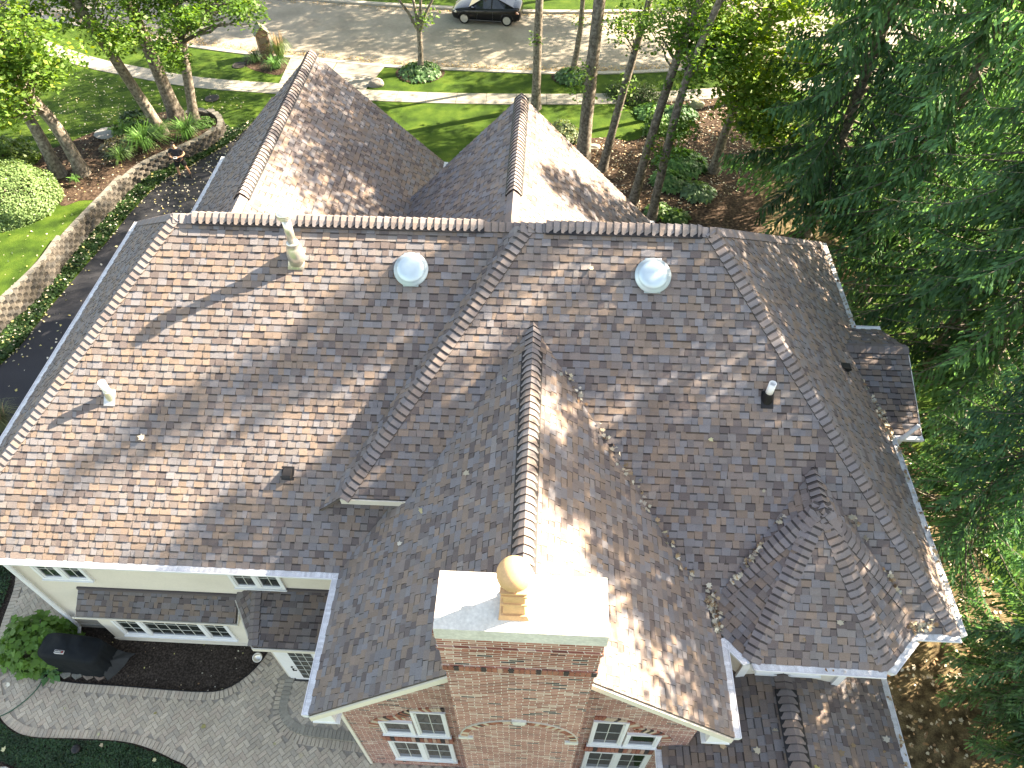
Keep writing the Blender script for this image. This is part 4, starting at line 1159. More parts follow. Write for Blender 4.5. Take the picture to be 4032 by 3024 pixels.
def spruce_mesh(seed, H, rb, rt=.25, z0=2.0, dens=.72, bare=.15):
    """returns (trunk MB, needle arrays); branches droop and carry hanging fronds"""
    rs = np.random.RandomState(seed); rr = random.Random(seed)
    tb = MB(); tb.tube([(0, 0, -.2), (0, 0, .6), (0, 0, H * .5), (0, 0, H)], [.30, .22, .14, .015], 10, cap=False, rough=.05)
    cen = []; fa = []; fb = []; siz = []; col = []
    z = z0
    while z < H - .3:
        f = 1 - (z / H); reach = rb * (f ** .75) * rr.uniform(.8, 1.1) + .15
        nb = rr.choice([4, 5, 5, 6])
        a0 = rr.uniform(0, 6.28)
        for k in range(nb):
            az = a0 + k * 6.283 / nb + rr.uniform(-.35, .35); L = reach * rr.uniform(.7, 1.15)
            bf = rr.choice((.55, .75, .95, 1.1, 1.3)); isb = rr.random() < bare * (2.5 if z < H * .3 else .6)
            rise = .22 + .1 * rr.random() - .42 * f
            pts = []
            nn = max(4, int(L / .115))
            for i in range(nn + 1):
                t = i / nn; r = L * t
                zz = z + L * (rise * t - .30 * t * t + .22 * t ** 4)
                pts.append((r * cos(az + .1 * t), r * sin(az + .1 * t), zz))
            st = [0, nn // 3, 2 * nn // 3, nn]
            tb.tube([pts[i] for i in st], [.012 + .012 * L, .010 + .007 * L, .012, .004], 4, cap=False)
            if isb:
                for _ in range(6):
                    i = rr.randrange(nn // 3, nn); p = V(pts[i]); s = rr.choice((-1, 1)); dd = V((cos(az + s * .9), sin(az + s * .9), -.25)) * rr.uniform(.3, .7)
                    tb.tube([p, p + dd], [.008, .003], 3, cap=False)
                if rr.random() < .7: continue
            for i in range(1, nn + 1):
                t = i / nn
                if t < .18 and f > .3: continue
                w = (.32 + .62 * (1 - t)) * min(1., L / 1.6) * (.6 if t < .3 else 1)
                p = np.array(pts[i])
                for s in (-1, 1):
                    if rr.random() > dens: continue
                    ang = az + s * rr.uniform(.75, 1.1)
                    dirv = np.array([cos(ang), sin(ang), -.35 - .55 * rr.random()])
                    tl = w * rr.uniform(.6, 1.15); m = max(2, int(tl / .105))
                    for q in range(m):
                        tt = (q + .5) / m
                        c = p + dirv * tl * tt + np.array([0, 0, -.30 * tl * tt * tt])
                        d2 = dirv + np.array([0, 0, -.7 * tt]) + rs.normal(size=3) * .13; d2 /= np.linalg.norm(d2)
                        side = np.cross(d2, np.array([0, 0, 1.]) + rs.normal(size=3) * .5); side /= np.linalg.norm(side)
                        cen.append(c); fa.append(d2); fb.append(side); siz.append(.165 * rr.uniform(.8, 1.25))
                        g = (.62 + .55 * t + .3 * tt) * bf; col.append(g * rr.uniform(.75, 1.2))  # dark hollows and lit tips put into the frond colour
                # hanging tassels under the branch
                for _ in range(2):
                    if rr.random() < .75 * dens:
                        d2 = np.array([rr.uniform(-.25, .25), rr.uniform(-.25, .25), -1.]); d2 /= np.linalg.norm(d2)
                        L2 = rr.uniform(.2, .65) * min(1, L / 2 + .3)
                        for q in range(max(1, int(L2 / .13))):
                            c = p + d2 * (.08 + .13 * q); side = np.cross(d2, rs.normal(size=3)); side /= np.linalg.norm(side)
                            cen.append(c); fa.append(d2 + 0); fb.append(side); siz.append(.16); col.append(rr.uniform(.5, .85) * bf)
        z += rr.uniform(.26, .42) * (1.0 if z < H * .6 else .8)
    return tb, (np.array(cen), np.array(fa), np.array(fb), np.array(siz), np.array(col))
FROND = np.array([(-.06, -.5), (-.24, -.18), (-.15, .25), (0, .62), (.15, .25), (.24, -.18), (.06, -.5)])
FROND2 = np.array([(-.12, -.55), (-.24, -.05), (0, .65), (.24, -.05), (.12, -.55)])
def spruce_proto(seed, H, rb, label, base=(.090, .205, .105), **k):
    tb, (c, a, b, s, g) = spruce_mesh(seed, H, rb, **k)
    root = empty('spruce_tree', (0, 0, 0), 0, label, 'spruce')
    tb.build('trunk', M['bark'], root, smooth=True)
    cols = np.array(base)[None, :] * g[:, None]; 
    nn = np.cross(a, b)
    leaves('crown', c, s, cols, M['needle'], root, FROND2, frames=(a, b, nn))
    return root
def place_tree(proto, loc, rz, sc, label, group, scz=None):
    c = copy_tree(proto); c.location = loc; c.rotation_euler = (0, 0, rz); c.scale = (sc, sc, scz or sc); tag(c, label, None, group); return c
def place_first(p, loc, rz, sc, group):
    p.location = loc; p.rotation_euler = (0, 0, rz); p.scale = (sc, sc, sc); p['group'] = group
# ------------------------------------------------------------------ trees
G1 = 'maples in the mulch bed left of the driveway'
MAPLE = (.100, .215, .040); MAPLE_Y = (.115, .225, .045); MAPLE_G = (.085, .185, .035)
def tz(x, y): return terr(x, y)
tree('maple_tree', 'leaning maple, front one of the three trunks near the curved end of the block wall', (-18.2, 30.35, .62), [(-18.65, 30.1, 3.5), (-19.3, 29.9, 6.6), (-20.0, 29.6, 10), (-20.2, 29.5, 13)], .25, .14,
     [((-18.9, 30.3, 6.2), (2.2, 1.6, .9), 20), ((-17.4, 29.0, 5.9), (1.3, 1.0, .7), 17), ((-19.7, 29.9, 7.8), (2.6, 2.2, 1.1), 40), ((-20.0, 29.8, 10.5), (3.6, 3.2, 2.0), 60)], MAPLE_Y, group=G1, seed=21, sprouts=[(-18.3, 30.2, 5.0), (-18.0, 30.4, 5.2), (-18.6, 30.0, 5.5), (-19.6, 29.8, 6.0), (-18.2, 30.5, 4.6)], leaf=.17, per=60)
tree('maple_tree', 'thick dark-barked maple, middle one of the three trunks near the wall end', (-18.1, 31.95, .55), [(-18.2, 32.0, 3.5), (-18.4, 32.1, 6.4), (-18.6, 32.2, 10), (-18.6, 32.4, 13)], .32, .17,
     [((-17.2, 31.6, 6.2), (1.8, 1.4, .8), 15), ((-17.9, 32.2, 7.8), (2.3, 2.0, 1.1), 36), ((-18.2, 32.3, 10.5), (3.4, 3, 2.0), 60)], MAPLE, group=G1, seed=22, sprouts=[(-17.6, 32.3, 4.0), (-17.2, 32.2, 3.6), (-17.5, 32.0, 4.3), (-16.8, 31.9, 3.3)], leaf=.17, per=60)
tree('maple_tree', 'slim upright maple, right one of the three trunks near the wall end', (-16.95, 31.3, .58), [(-16.5, 31.5, 3.3), (-16.15, 31.7, 5.4), (-15.6, 31.9, 9), (-15.4, 32, 12)], .23, .12,
     [((-15.4, 31.5, 6.0), (1.5, 1.2, .8), 18), ((-13.3, 31.7, 6.1), (1.0, .8, .6), 13), ((-14.9, 29.4, 5.9), (1.5, 1.0, .8), 15), ((-15.5, 28.6, 5.1), (.8, .5, .6), 8), ((-12.2, 29.9, 6.4), (1.1, .8, .5), 11), ((-14.8, 32.0, 7.6), (2.4, 2.0, 1.0), 34), ((-15.0, 32.3, 10), (3.2, 2.8, 2.0), 55)], MAPLE_G, group=G1, seed=23, sprouts=[(-16.3, 31.7, 5.3), (-16.0, 31.8, 4.8), (-16.1, 31.3, 5.8)], leaf=.16, per=60)
tree('maple_tree', 'big yellow-green maple at the left edge above the round bush', (-20.4, 26.75, .68), [(-20.6, 26.9, 2.8), (-21.2, 26.9, 4.6), (-22, 26.8, 7.5), (-22.4, 26.8, 11)], .27, .15,
     [((-19.9, 25.5, 6.5), (2.2, 1.7, 1.6), 72), ((-20.2, 24.3, 4.9), (1.0, .9, .9), 14), ((-22.0, 25.8, 5.6), (2.0, 1.8, 2.0), 40), ((-22.2, 28.2, 7.2), (2.8, 2.4, 2.2), 50), ((-20.5, 26.5, 9.5), (3.4, 3, 1.6), 30)], MAPLE_Y, group=G1, seed=24, leaf=.19, per=52, yellow=.09)
tree('maple_tree', 'grey-barked maple standing just behind the round clipped bush', (-21.4, 26.6, .68), [(-21.5, 26.8, 2.8), (-21.9, 27.0, 4.6), (-23, 27.4, 8)], .26, .15,
     [((-23.5, 27.6, 7.0), (2.2, 2.0, 2.2), 34), ((-25, 27, 9), (2.5, 2.5, 2.2), 16)], MAPLE, group=G1, seed=25, leaf=.17, per=60)
G2 = 'street trees between the sidewalk and the kerb'
def hosta(label, loc, r, n, seed, size=.2, col=(.05, .12, .035), group=None, name='hosta', white=.0, cat='hosta', h=.35, upb=.8, shape=LEAF5):
    rs = np.random.RandomState(seed); root = empty(name, loc, 0, label, cat, group)
    ang = rs.random(n) * 6.283; rad = rs.random(n) ** .6 * r
    c = np.stack([rad * np.cos(ang), rad * np.sin(ang), h * (1 - (rad / r) ** 2 * .75) * (.55 + .5 * rs.random(n)) + .03], 1)
    out = np.stack([np.cos(ang), np.sin(ang), -.45 - .3 * rs.random(n)], 1) + rs.normal(size=(n, 3)) * .3; out /= np.linalg.norm(out, axis=1)[:, None]
    side = np.cross(out, np.array([0, 0, 1.]) + rs.normal(size=(n, 3)) * .25); side /= np.linalg.norm(side, axis=1)[:, None]
    cols = colvar(n, col, .3, 0, rs)
    if white:
        m = rs.random(n) < white; cols[m] = cols[m] * 2.1 + np.array([.04, .03, .03])
    leaves('foliage', c, rs.uniform(.7, 1.3, n) * size, cols, M['leaf_dense'], root, shape, frames=(out, side, np.cross(out, side)), cup=.3)
    st = MB()
    for i in range(7):
        a = i * .9; st.tube([(0, 0, 0), (r * .4 * cos(a), r * .4 * sin(a), h * .6)], [.012, .006], 4, cap=False)
    st.build('stem', M['twig'], root)
    return root
tree('street_tree', 'small forked tree rising from a round clump of hostas by the kerb', (-6.95, 38.0, 0), [(-6.85, 38.0, 1.2), (-6.82, 38.02, 2.1)], .15, .13, [], MAPLE, group=G2, seed=31)
mb = MB()
b0 = V((-6.82 + 6.95, .02, 2.05))
for q in [((-.85, -.1, 3.9), (-1.3, 0, 5.6)), ((-.1, .15, 4.2), (-.3, .2, 6.5)), ((.45, .05, 4.1), (.5, .2, 6.4)), ((1.05, .2, 3.8), (1.7, .3, 5.6))]:
    pts = [b0, b0.lerp(V(q[0]), .45) + V((0, 0, .15)), V(q[0]), V(q[1])]; mb.tube(pts, [.10, .075, .055, .03], 8, cap=False, rough=.04)
st = bpy.data.objects['street_tree']; mb.build('limb', M['bark'], st, smooth=True)
rs = np.random.RandomState(9); cc = rs.normal(size=(300, 3)); cc /= np.linalg.norm(cc, axis=1)[:, None]; cc = cc * (rs.random(300) ** .4)[:, None] * np.array([5.0, 4.4, 3.8]) + np.array([.3, 2.0, 10.2])
cc = np.concatenate([cc, [(.55, .0, 2.9), (.5, .1, 2.6), (1.6, .9, 4.35)]])
p, idx = clump_points(cc, 60, .8, .6, rs); leaves('crown', p, rs.uniform(.13, .2, len(p)), colvar(len(p), MAPLE_G, .3, .05, rs), M['leaf'], st)
tree('street_tree', 'slender mossy trunk rising from hostas right of the parked car', (1.25, 37.9, 0), [(1.5, 37.9, 2.2), (1.55, 37.9, 4.2), (1.6, 38.0, 8)], .155, .09,
     [((1.6, 38.4, 9.2), (3.4, 2.8, 2.2), 110)], MAPLE_G, group=G2, seed=32, sprouts=[(1.5, 37.8, 2.8)], leaf=.13, per=48)
G3 = 'tall trees right of the front lawn'
tree('maple_tree', 'straight tall trunk crossing the sidewalk behind the middle gable peak', (-.61, 34.38, 0), [(-.58, 34.38, 3), (-.54, 34.38, 5.5), (-.4, 34.4, 9)], .22, .15,
     [((-.2, 34.8, 10.5), (3.8, 3.2, 2.6), 150)], MAPLE, group=G3, seed=41, leaf=.15, per=50, sprouts=[(-.65, 34.2, 3.6)])
tree('maple_tree', 'thickest grey trunk at the right rake of the middle gable', (1.72, 30.1, 0), [(1.78, 30.25, 3), (1.9, 30.25, 6.9), (2.1, 30.3, 10.5)], .31, .2,
     [((2.2, 31.0, 12), (4.0, 3.2, 2.8), 170)], MAPLE, group=G3, seed=42, leaf=.15, per=50, sprouts=[(1.5, 30.0, 4.2), (1.45, 30.1, 3.8), (1.3, 30.1, 3.3)])
tree('maple_tree', 'crooked knobbly trunk beside the small front lawn, first right of the thick trunk', (2.59, 29.05, 0), [(3.0, 29.0, 3.0), (3.32, 28.95, 5.1), (3.65, 28.9, 7.2), (3.9, 29, 10.5)], .19, .11,
     [((3.4, 28.6, 6.6), (1.1, 1.0, 1.1), 18), ((4.0, 29.6, 11.5), (3.2, 2.8, 2.6), 110), ((4.5, 28.5, 15.5), (2.5, 2.2, 1.8), 50)], MAPLE_G, group=G3, seed=43, leaf=.14, per=48, sprouts=[(3.15, 28.9, 4.2), (2.9, 28.9, 3.4)])
tree('maple_tree', 'long leaning trunk over the brown mulch, second right of the thick trunk', (3.85, 26.64, 0), [(4.23, 26.58, 3.43), (4.6, 26.5, 6.0), (5.0, 26.4, 8.0), (5.6, 26.4, 11)], .20, .12,
     [((4.6, 26.8, 7.9), (1.8, 1.3, 1.1), 38), ((5.6, 26.6, 12), (3.2, 2.6, 2.6), 110), ((6, 25.5, 16), (2.4, 2.2, 1.8), 60)], MAPLE, group=G3, seed=44, leaf=.14, per=55, sprouts=[(4.9, 26.5, 6.6), (4.4, 26.3, 5.5)])
tree('maple_tree', 'rough trunk with leafy sprouts low down, nearest the roof on the right', (4.57, 25.47, 0), [(4.62, 25.46, 1.84), (4.81, 25.42, 5.07), (5.1, 25.4, 7.0), (5.9, 25.3, 10.5)], .19, .11,
     [((5.1, 25.5, 4.4), (.45, .4, .5), 7), ((5.6, 25.6, 7.4), (1.5, 1.2, 1.1), 32), ((6.4, 25.0, 12), (3.0, 2.6, 2.6), 110), ((6.8, 23.2, 15.8), (3.0, 3.4, 3.6), 230)], MAPLE, group=G3, seed=45, leaf=.15, per=55, sprouts=[(4.5, 25.3, 3.4), (4.35, 25.3, 3.0), (4.7, 25.2, 3.7), (5.0, 25.3, 5.8)])
tree('maple_tree', 'bright green maple with a short visible trunk in front of the dark spruces', (7.66, 29.15, 0), [(7.75, 29.15, 1.8), (8.1, 29.1, 4.5), (8.6, 29, 8), (8.9, 29, 11.5)], .22, .12,
     [((7.9, 26.4, 5.0), (1.6, 1.2, 1.4), 56), ((6.2, 26.8, 6.8), (1.6, 1.1, 1.3), 36), ((8.8, 25.8, 4.2), (1.3, 1.0, .9), 26), ((7.4, 27.0, 7.0), (2.8, 1.9, 1.9), 105), ((9.8, 27.2, 7.2), (2.4, 1.8, 1.8), 34), ((6.2, 28.2, 7.2), (1.8, 1.4, 1.1), 30), ((8.4, 28.5, 10.0), (3.2, 2.6, 1.2), 26)], (.15, .27, .05), group=G3, seed=46, leaf=.19, per=40, crad=.6)

# spruces: three trees modelled, the others are copies of them
GS = 'spruces along the right side of the house'
spA = spruce_proto(101, 23.0, 4.3, 'tall spruce whose bare trunk and dead twigs show over sunny ground beside the side dormer')
spB = spruce_proto(102, 17.5, 4.0, 'broad drooping spruce filling the picture above the side dormer', bare=.08)
spC = spruce_proto(103, 20.0, 4.6, 'dark shaggy spruce nearest the turret corner in the lower right', base=(.070, .180, .105), z0=2.6)
place_first(spA, (13.0, 14.7, 0), .3, .93, GS)
place_first(spB, (12.2, 20.8, 0), 1.1, 1.0, GS)
place_first(spC, (12.8, 6.6, 0), 2.2, .72, GS)
for k, (pr_, x, y, rz, s, lab) in enumerate([
    (spA, 13.3, 17.2, 2.0, .99, 'tallest spruce, rising between the side dormer and the upper right boughs'),
    (spC, 11.2, 10.0, 4.0, .62, 'short spruce whose dark limb leans in below the side dormer'),
    (spB, 10.9, 24.8, 3.0, 1.12, 'very dark spruce behind the bright maple, its lower boughs over the mulch path'),
    (spA, 15.0, 24.4, 4.2, .74, 'spruce with sunlit yellow-green boughs near the upper right edge'),
    (spB, 11.5, 6.1, .9, .5, 'small spruce with spreading boughs by the turret corner, lower right'),
    (spB, 11.9, 4.2, 5.6, .66, 'shaded spruce with open twigs above the leaf litter in the bottom right corner')]):
    place_tree(pr_, (x, y, 0), rz, s, lab, GS)
tree('shade_tree', 'broad leafy tree standing behind the short spruces at the right edge', (15.2, 11.6, 0), [(15.2, 11.6, 4), (15.1, 11.5, 9), (15, 11.4, 12)], .24, .12,
     [((15.0, 12.2, 13.2), (2.4, 4.7, 4.2), 390), ((14.5, 12.9, 17.4), (1.4, 1.0, 1.3), 40)], MAPLE, seed=61, leaf=.19, per=62, crad=.75)  # small upper clump added to shade the brick wing's right slope
tree('shade_tree', 'added leafy tree by the end of the mulch path, shading the front lawn', (10.3, 35.6, 0), [(10.2, 35.6, 3), (9.8, 35.4, 7)], .2, .12, [((9.4, 35.2, 10.2), (3.0, 3.0, 2.6), 150)], MAPLE, seed=62, leaf=.17, per=50)  # put in to shade the front lawn; crown stays out of view
# trees beyond the street and the neighbours' trees to the right, crowns mostly above the picture
GF = 'trees beyond the street'
for k, (x, y, h, sd, lab) in enumerate([(10.5, 47.5, 13, 51, 'leafy tree beyond the street, above the row of tall trunks'), (16, 42.5, 12, 52, 'leafy tree behind the spruces at the top right'), (3.5, 49.0, 13, 53, 'leafy tree beyond the kerb, right of the parked car'), (-4, 50, 13, 56, 'leafy tree beyond the kerb behind the parked car'), (-12, 51, 13, 54, 'leafy tree beyond the kerb left of the parked car'), (18.5, 33, 10, 58, 'pale green tree at the top right edge behind the spruces'), (-21, 51.5, 13, 59, 'leafy tree beyond the street at the top left')]):
    tree('shade_tree', lab, (x, y, 0), [(x + .1, y, 3), (x + .2, y, h * .6)], .24, .14, [((x + .2, y + .6, h * .82), (4.8, 4.0, h * .32), 165)], MAPLE, group=GF, seed=sd, leaf=.2, per=60, crad=.9)
# ------------------------------------------------------------------ ground cover and planting
def in_many(poly, n, rs, avoid=None):
    xs = [p[0] for p in poly]; ys = [p[1] for p in poly]; out = []
    while len(out) < n:
        x = rs.uniform(min(xs), max(xs)); y = rs.uniform(min(ys), max(ys))
        if inpoly(x, y, poly) and not (avoid and avoid(x, y)): out.append((x, y))
    return np.array(out)
def ivy(poly, n, size, col, seed, z0=.02, h=.10, hf=None, name='ivy', trans=None, avoid=None):
    rs = np.random.RandomState(seed); xy = in_many(poly, n, rs, avoid)
    bump = .5 + .5 * np.sin(xy[:, 0] * 4.1 + np.sin(xy[:, 1] * 3.3) * 2) * np.cos(xy[:, 1] * 5.2)
    z = z0 + h * (rs.random(n) * .6 + .4 * bump)
    if hf: z = z + np.array([hf(x, y) for x, y in xy])
    c = np.column_stack([xy, z])
    cols = colvar(n, col, .35, .02, rs, (.75 + .5 * bump)[:, None])
    return leaves(name, c, rs.uniform(.7, 1.3, n) * size, cols, M['leaf_dense'], None, LEAF5, frames=rot_frames(n, 1.0, rs), cup=.3, kind='stuff')
wb = [p for p in wall_s if p[1] < 33]
ed = [p for p in dr_edge if p[1] > 11 and p[1] < 33]
strip_poly = [(p[0] + .02, p[1] - .0) for p in wb[:-14]] + [(-15.35, 31.6), (-14.5, 32.6)] + ed[::-1]
ivy(strip_poly, 17000, .10, (.030, .075, .022), 61, h=.16)
low_ivy = [(-13.0, 4.55), (-12.5, 4.30), (-11.9, 4.19), (-10.9, 4.2), (-10.0, 4.2), (-9.5, 4.16), (-8.95, 4.04), (-8.4, 3.86), (-8.0, 3.7), (-7.8, 3.35), (-10, 3.3), (-12.9, 3.4), (-14.5, 4.0), (-14.2, 5.9), (-13.85, 5.55)]
low_ivy = [(-14.3, 6.7), (-13.8, 5.55), (-13.15, 4.62), (-12.5, 4.28), (-11.9, 4.18), (-10.9, 4.2), (-10.05, 4.2), (-9.5, 4.16), (-8.95, 4.04), (-8.4, 3.86), (-8.02, 3.72), (-7.75, 3.3), (-10.5, 3.2), (-12.3, 3.6), (-13.5, 4.0), (-15.5, 5)]
ivy(low_ivy, 22000, .045, (.022, .062, .024), 62, h=.07)
ivy([(-14.35, 6.8), (-14.5, 8.1), (-15.1, 9.0), (-18, 10), (-17.5, 7), (-15.5, 5.5)], 12000, .055, (.022, .060, .022), 63, h=.08)
# plants in the mulch under the right-hand trees are built one by one below
def grass_clump(name, label, loc, r, n, h, seed, col=(.07, .17, .04), group=None, cat='plant', w=.035, plume=0, light=.2):
    rs = np.random.RandomState(seed); root = empty(name, loc, 0, label, cat, group); mb = MB(); pl = MB()
    for i in range(n):
        a = rs.uniform(0, 6.283); L = h * rs.uniform(.7, 1.25); out = rs.uniform(.35, 1.1) * r; b = rs.uniform(0, .25) * r
        d = V((cos(a), sin(a), 0)); s = V((-sin(a), cos(a), 0)) * w / 2; p0 = d * b
        pts = [p0, p0 + d * out * .3 + V((0, 0, L * .65)), p0 + d * out * .7 + V((0, 0, L * .85)), p0 + d * out * 1.1 + V((0, 0, L * .5))]
        k = rs.uniform(.7, 1.3); c = shade(col, k)
        if rs.random() < light: c = shade(col, 2.0)
        for j in range(3):
            f0 = 1 - j * .2; f1 = (1 - (j + 1) * .3)
            mb.quad(pts[j] - s * f0, pts[j] + s * f0, pts[j + 1] + s * f1, pts[j + 1] - s * f1, c)
    for i in range(plume):
        a = rs.uniform(0, 6.283); d = V((cos(a), sin(a), 0)) * rs.uniform(.1, .7) * r; t = d + V((0, 0, h * rs.uniform(1.1, 1.5)))
        pl.tube([d * .2, t * .8, t], [.006, .02, .006], 4, (.30, .22, .13), cap=False)
    mb.build('foliage', M['leaf_dense'], root)
    if plume: pl.build('plume', M['twigp'], root)
    return root
M['twigp'] = mat('seed_head', (1, 1, 1), .9, tint=True)
def shrub(name, label, loc, rad, n, size, col, seed, cat='shrub', group=None, shape=LEAF5, upb=.5, shell=.8, trans='leaf_dense', yellow=.0, stems=5, lump=.12, dv=.3):
    rs = np.random.RandomState(seed); root = empty(name, loc, 0, label, cat, group)
    d = rs.normal(size=(n, 3)); d[:, 2] = np.abs(d[:, 2]) * 1.0 - .12; d /= np.linalg.norm(d, axis=1)[:, None]
    lum = 1 + lump * (np.sin(d[:, 0] * 9 + seed) * np.cos(d[:, 1] * 8) + np.sin(d[:, 2] * 11 + d[:, 0] * 6))
    rr = (shell + (1 - shell) * rs.random(n)) * lum
    c = d * rr[:, None] * np.array(rad)
    nrm = d + rs.normal(size=(n, 3)) * .55; nrm[:, 2] += upb; nrm /= np.linalg.norm(nrm, axis=1)[:, None]
    t = rs.normal(size=(n, 3)); a = np.cross(nrm, t); a /= np.linalg.norm(a, axis=1)[:, None]; b = np.cross(nrm, a)
    cols = colvar(n, col, dv, yellow, rs, (.75 + .4 * (rr / rr.max()))[:, None])
    leaves('foliage', c, rs.uniform(.7, 1.3, n) * size, cols, M[trans], root, shape, frames=(a, b, nrm), cup=.25)
    st = MB()
    for i in range(stems):
        an = i * 6.28 / stems; st.tube([(0, 0, -.1), (rad[0] * .3 * cos(an), rad[1] * .3 * sin(an), rad[2] * .5), (rad[0] * .6 * cos(an), rad[1] * .6 * sin(an), rad[2] * .8)], [.03, .02, .008], 5, cap=False)
    st.build('stem', M['twig'], root)
    return root
shrub('clipped_bush', 'big round clipped pale green bush at the left edge above the block wall', (-22.1, 24.2, .75), (1.85, 1.85, 1.75), 16000, .085, (.12, .20, .075), 71, shape=KITE, shell=.86, lump=.05, cat='bush')
shrub('leafy_shrub', 'yellow-green leafy shrub behind the round clipped bush', (-24.2, 27.0, .75), (1.5, 1.3, 1.3), 3500, .15, (.09, .16, .03), 72, cat='shrub')
shrub('leafy_shrub', 'low dark shrub at the foot of the leaning maple', (-19.7, 31.1, .7), (.75, .6, .45), 1200, .12, (.03, .075, .02), 73)
shrub('leafy_shrub', 'loose bright green plant left of the leaning maple, near the flat stone', (-19.5, 30.1, .75), (.9, .7, .5), 1300, .13, (.085, .18, .035), 74)
shrub('leafy_shrub', 'pinkish flowering plant between the flat stone and the big daylily clump', (-19.5, 28.7, .75), (.8, .6, .45), 900, .10, (.13, .12, .07), 75)
shrub('leafy_shrub', 'low green plants inside the curved end of the block wall', (-16.5, 31.3, .5), (.5, .5, .25), 500, .10, (.06, .15, .03), 76)
GD = 'daylily clumps along the block wall'
grass_clump('daylily', 'largest daylily clump, just left of the man in black', (-18.3, 28.85, .75), 1.05, 240, .85, 81, group=GD)
grass_clump('daylily', 'daylily clump by the foot of the slim trunk, right of the man', (-16.8, 30.0, .62), .95, 200, .75, 82, group=GD)
grass_clump('daylily', 'daylily clump between the leaning maple and the man', (-18.1, 29.9, .68), .8, 130, .6, 83, group=GD)
grass_clump('daylily', 'low dark daylily clump at the lower left of the bed, behind the wall', (-19.0, 27.75, .8), .7, 120, .5, 84, col=(.05, .11, .03), group=GD)
grass_clump('daylily', 'small bright green tuft beside the trunk behind the clipped bush', (-20.2, 25.9, .85), .35, 40, .3, 85, group=GD)
grass_clump('ornamental_grass', 'feathery pale grass beside the driveway at the left edge', (-17.45, 13.35, 0), .75, 300, .8, 86, col=(.13, .15, .08), plume=26, w=.02, cat='grass clump')
grass_clump('ornamental_grass', 'tall grass with tan plumes right of the brick mailbox pillar', (-14.95, 39.2, 0), .75, 240, .95, 87, col=(.08, .13, .04), plume=22, w=.025, cat='grass clump')
grass_clump('ornamental_grass', 'green strap-leaved clump in front of the brick mailbox pillar', (-14.85, 38.0, 0), .75, 170, .55, 88, col=(.06, .15, .04), cat='grass clump')
grass_clump('ornamental_grass', 'dark low clump left of the brick mailbox pillar', (-16.2, 38.7, 0), .7, 150, .5, 89, col=(.035, .08, .025), cat='grass clump')
sheet('mulch_bed', [p[:2] for p in smooth_path([(-16.9, 38.6, 0), (-16.2, 37.8, 0), (-15.0, 37.3, 0), (-14.4, 37.4, 0), (-14.45, 39.2, 0), (-15.2, 39.55, 0), (-16.5, 39.7, 0)], 4, True)], .0085, M['mulch'], kind='structure')
for x, y, r in ((-6.95, 37.8, 1.35), (1.25, 37.7, 1.15)):
    sheet('mulch_bed', [(x + r * cos(a * .35), y + r * .85 * sin(a * .35)) for a in range(18)], .0087, M['mulch'], kind='structure')
hosta('ring of white-flowering hostas round the small forked street tree', (-6.95, 37.75, 0), 1.15, 620, 91, .19, (.055, .13, .05), white=.10)
hosta('ring of hostas round the mossy street tree right of the car', (1.25, 37.55, 0), .95, 480, 92, .19, (.055, .13, .05), white=.16)
# right-hand bed
GH = 'hostas in the bed under the right-hand trees'
for k, (x, y, r, n, c, lab) in enumerate([
    (6.2, 29.6, 1.25, 900, (.075, .19, .06), 'large mass of green hostas beside the short-trunked bright maple'),
    (5.6, 28.2, .9, 480, (.085, .20, .07), 'hosta clump just left of the short-trunked bright maple, lower left of the large mass'),
    (6.7, 27.4, .8, 420, (.10, .19, .10), 'pale sunlit hosta clump at the edge of the dark spruce'),
    (6.1, 32.6, .75, 380, (.08, .19, .065), 'small round hosta clump above the large green mass'),
    (5.3, 34.1, 1.0, 520, (.085, .2, .075), 'broad-leaved hostas at the right corner of the small front lawn'),
    (6.6, 34.0, .85, 420, (.07, .16, .075), 'bright hosta clump beside the brown mulch path'),
    (4.9, 25.9, .6, 260, (.07, .16, .05), 'hosta at the foot of the sprouting trunk by the roof'),
    (5.6, 25.5, .6, 240, (.07, .15, .04), 'small hosta at the edge of the sunny mulch by the roof')]):
    hosta(lab, (x, y, 0), r, n, 93 + k, .22, c, GH)
shrub('yew_shrub', 'dark spreading evergreen shrub at the end of the visible sidewalk', (4.7, 35.4, 0), (1.3, .9, .8), 3200, .10, (.045, .085, .025), 111, shape=KITE, shell=.55)
shrub('yew_shrub', 'small dark evergreen left of the spreading one, right beside the sidewalk end', (3.5, 35.9, 0), (.6, .5, .6), 1300, .09, (.05, .10, .03), 112, shape=KITE, shell=.55)
shrub('flower_shrub', 'pink-tinged flowering shrub by the right slope of the middle gable', (.75, 31.6, 0), (.95, .8, .8), 1900, .10, (.12, .17, .09), 113, yellow=.06)
shrub('leafy_shrub', 'light green shrub growing round the sprouting trunk beside the hostas', (5.2, 32.3, 0), (.6, .6, 1.2), 1100, .13, (.07, .16, .035), 114, shell=.5)
# patio corner
shrub('hydrangea', 'broad-leaved green shrub at the house corner left of the covered grill', (-12.75, 6.35, 0), (.95, .75, 1.15), 1250, .165, (.075, .175, .025), 121, shape=STAR, shell=.72, upb=1.0, cat='shrub', dv=.22)
hosta('small white-edged hosta at the lower left of the covered grill', (-12.2, 5.72, .02), .27, 42, 122, .17, (.06, .16, .05), name='hosta', h=.18)
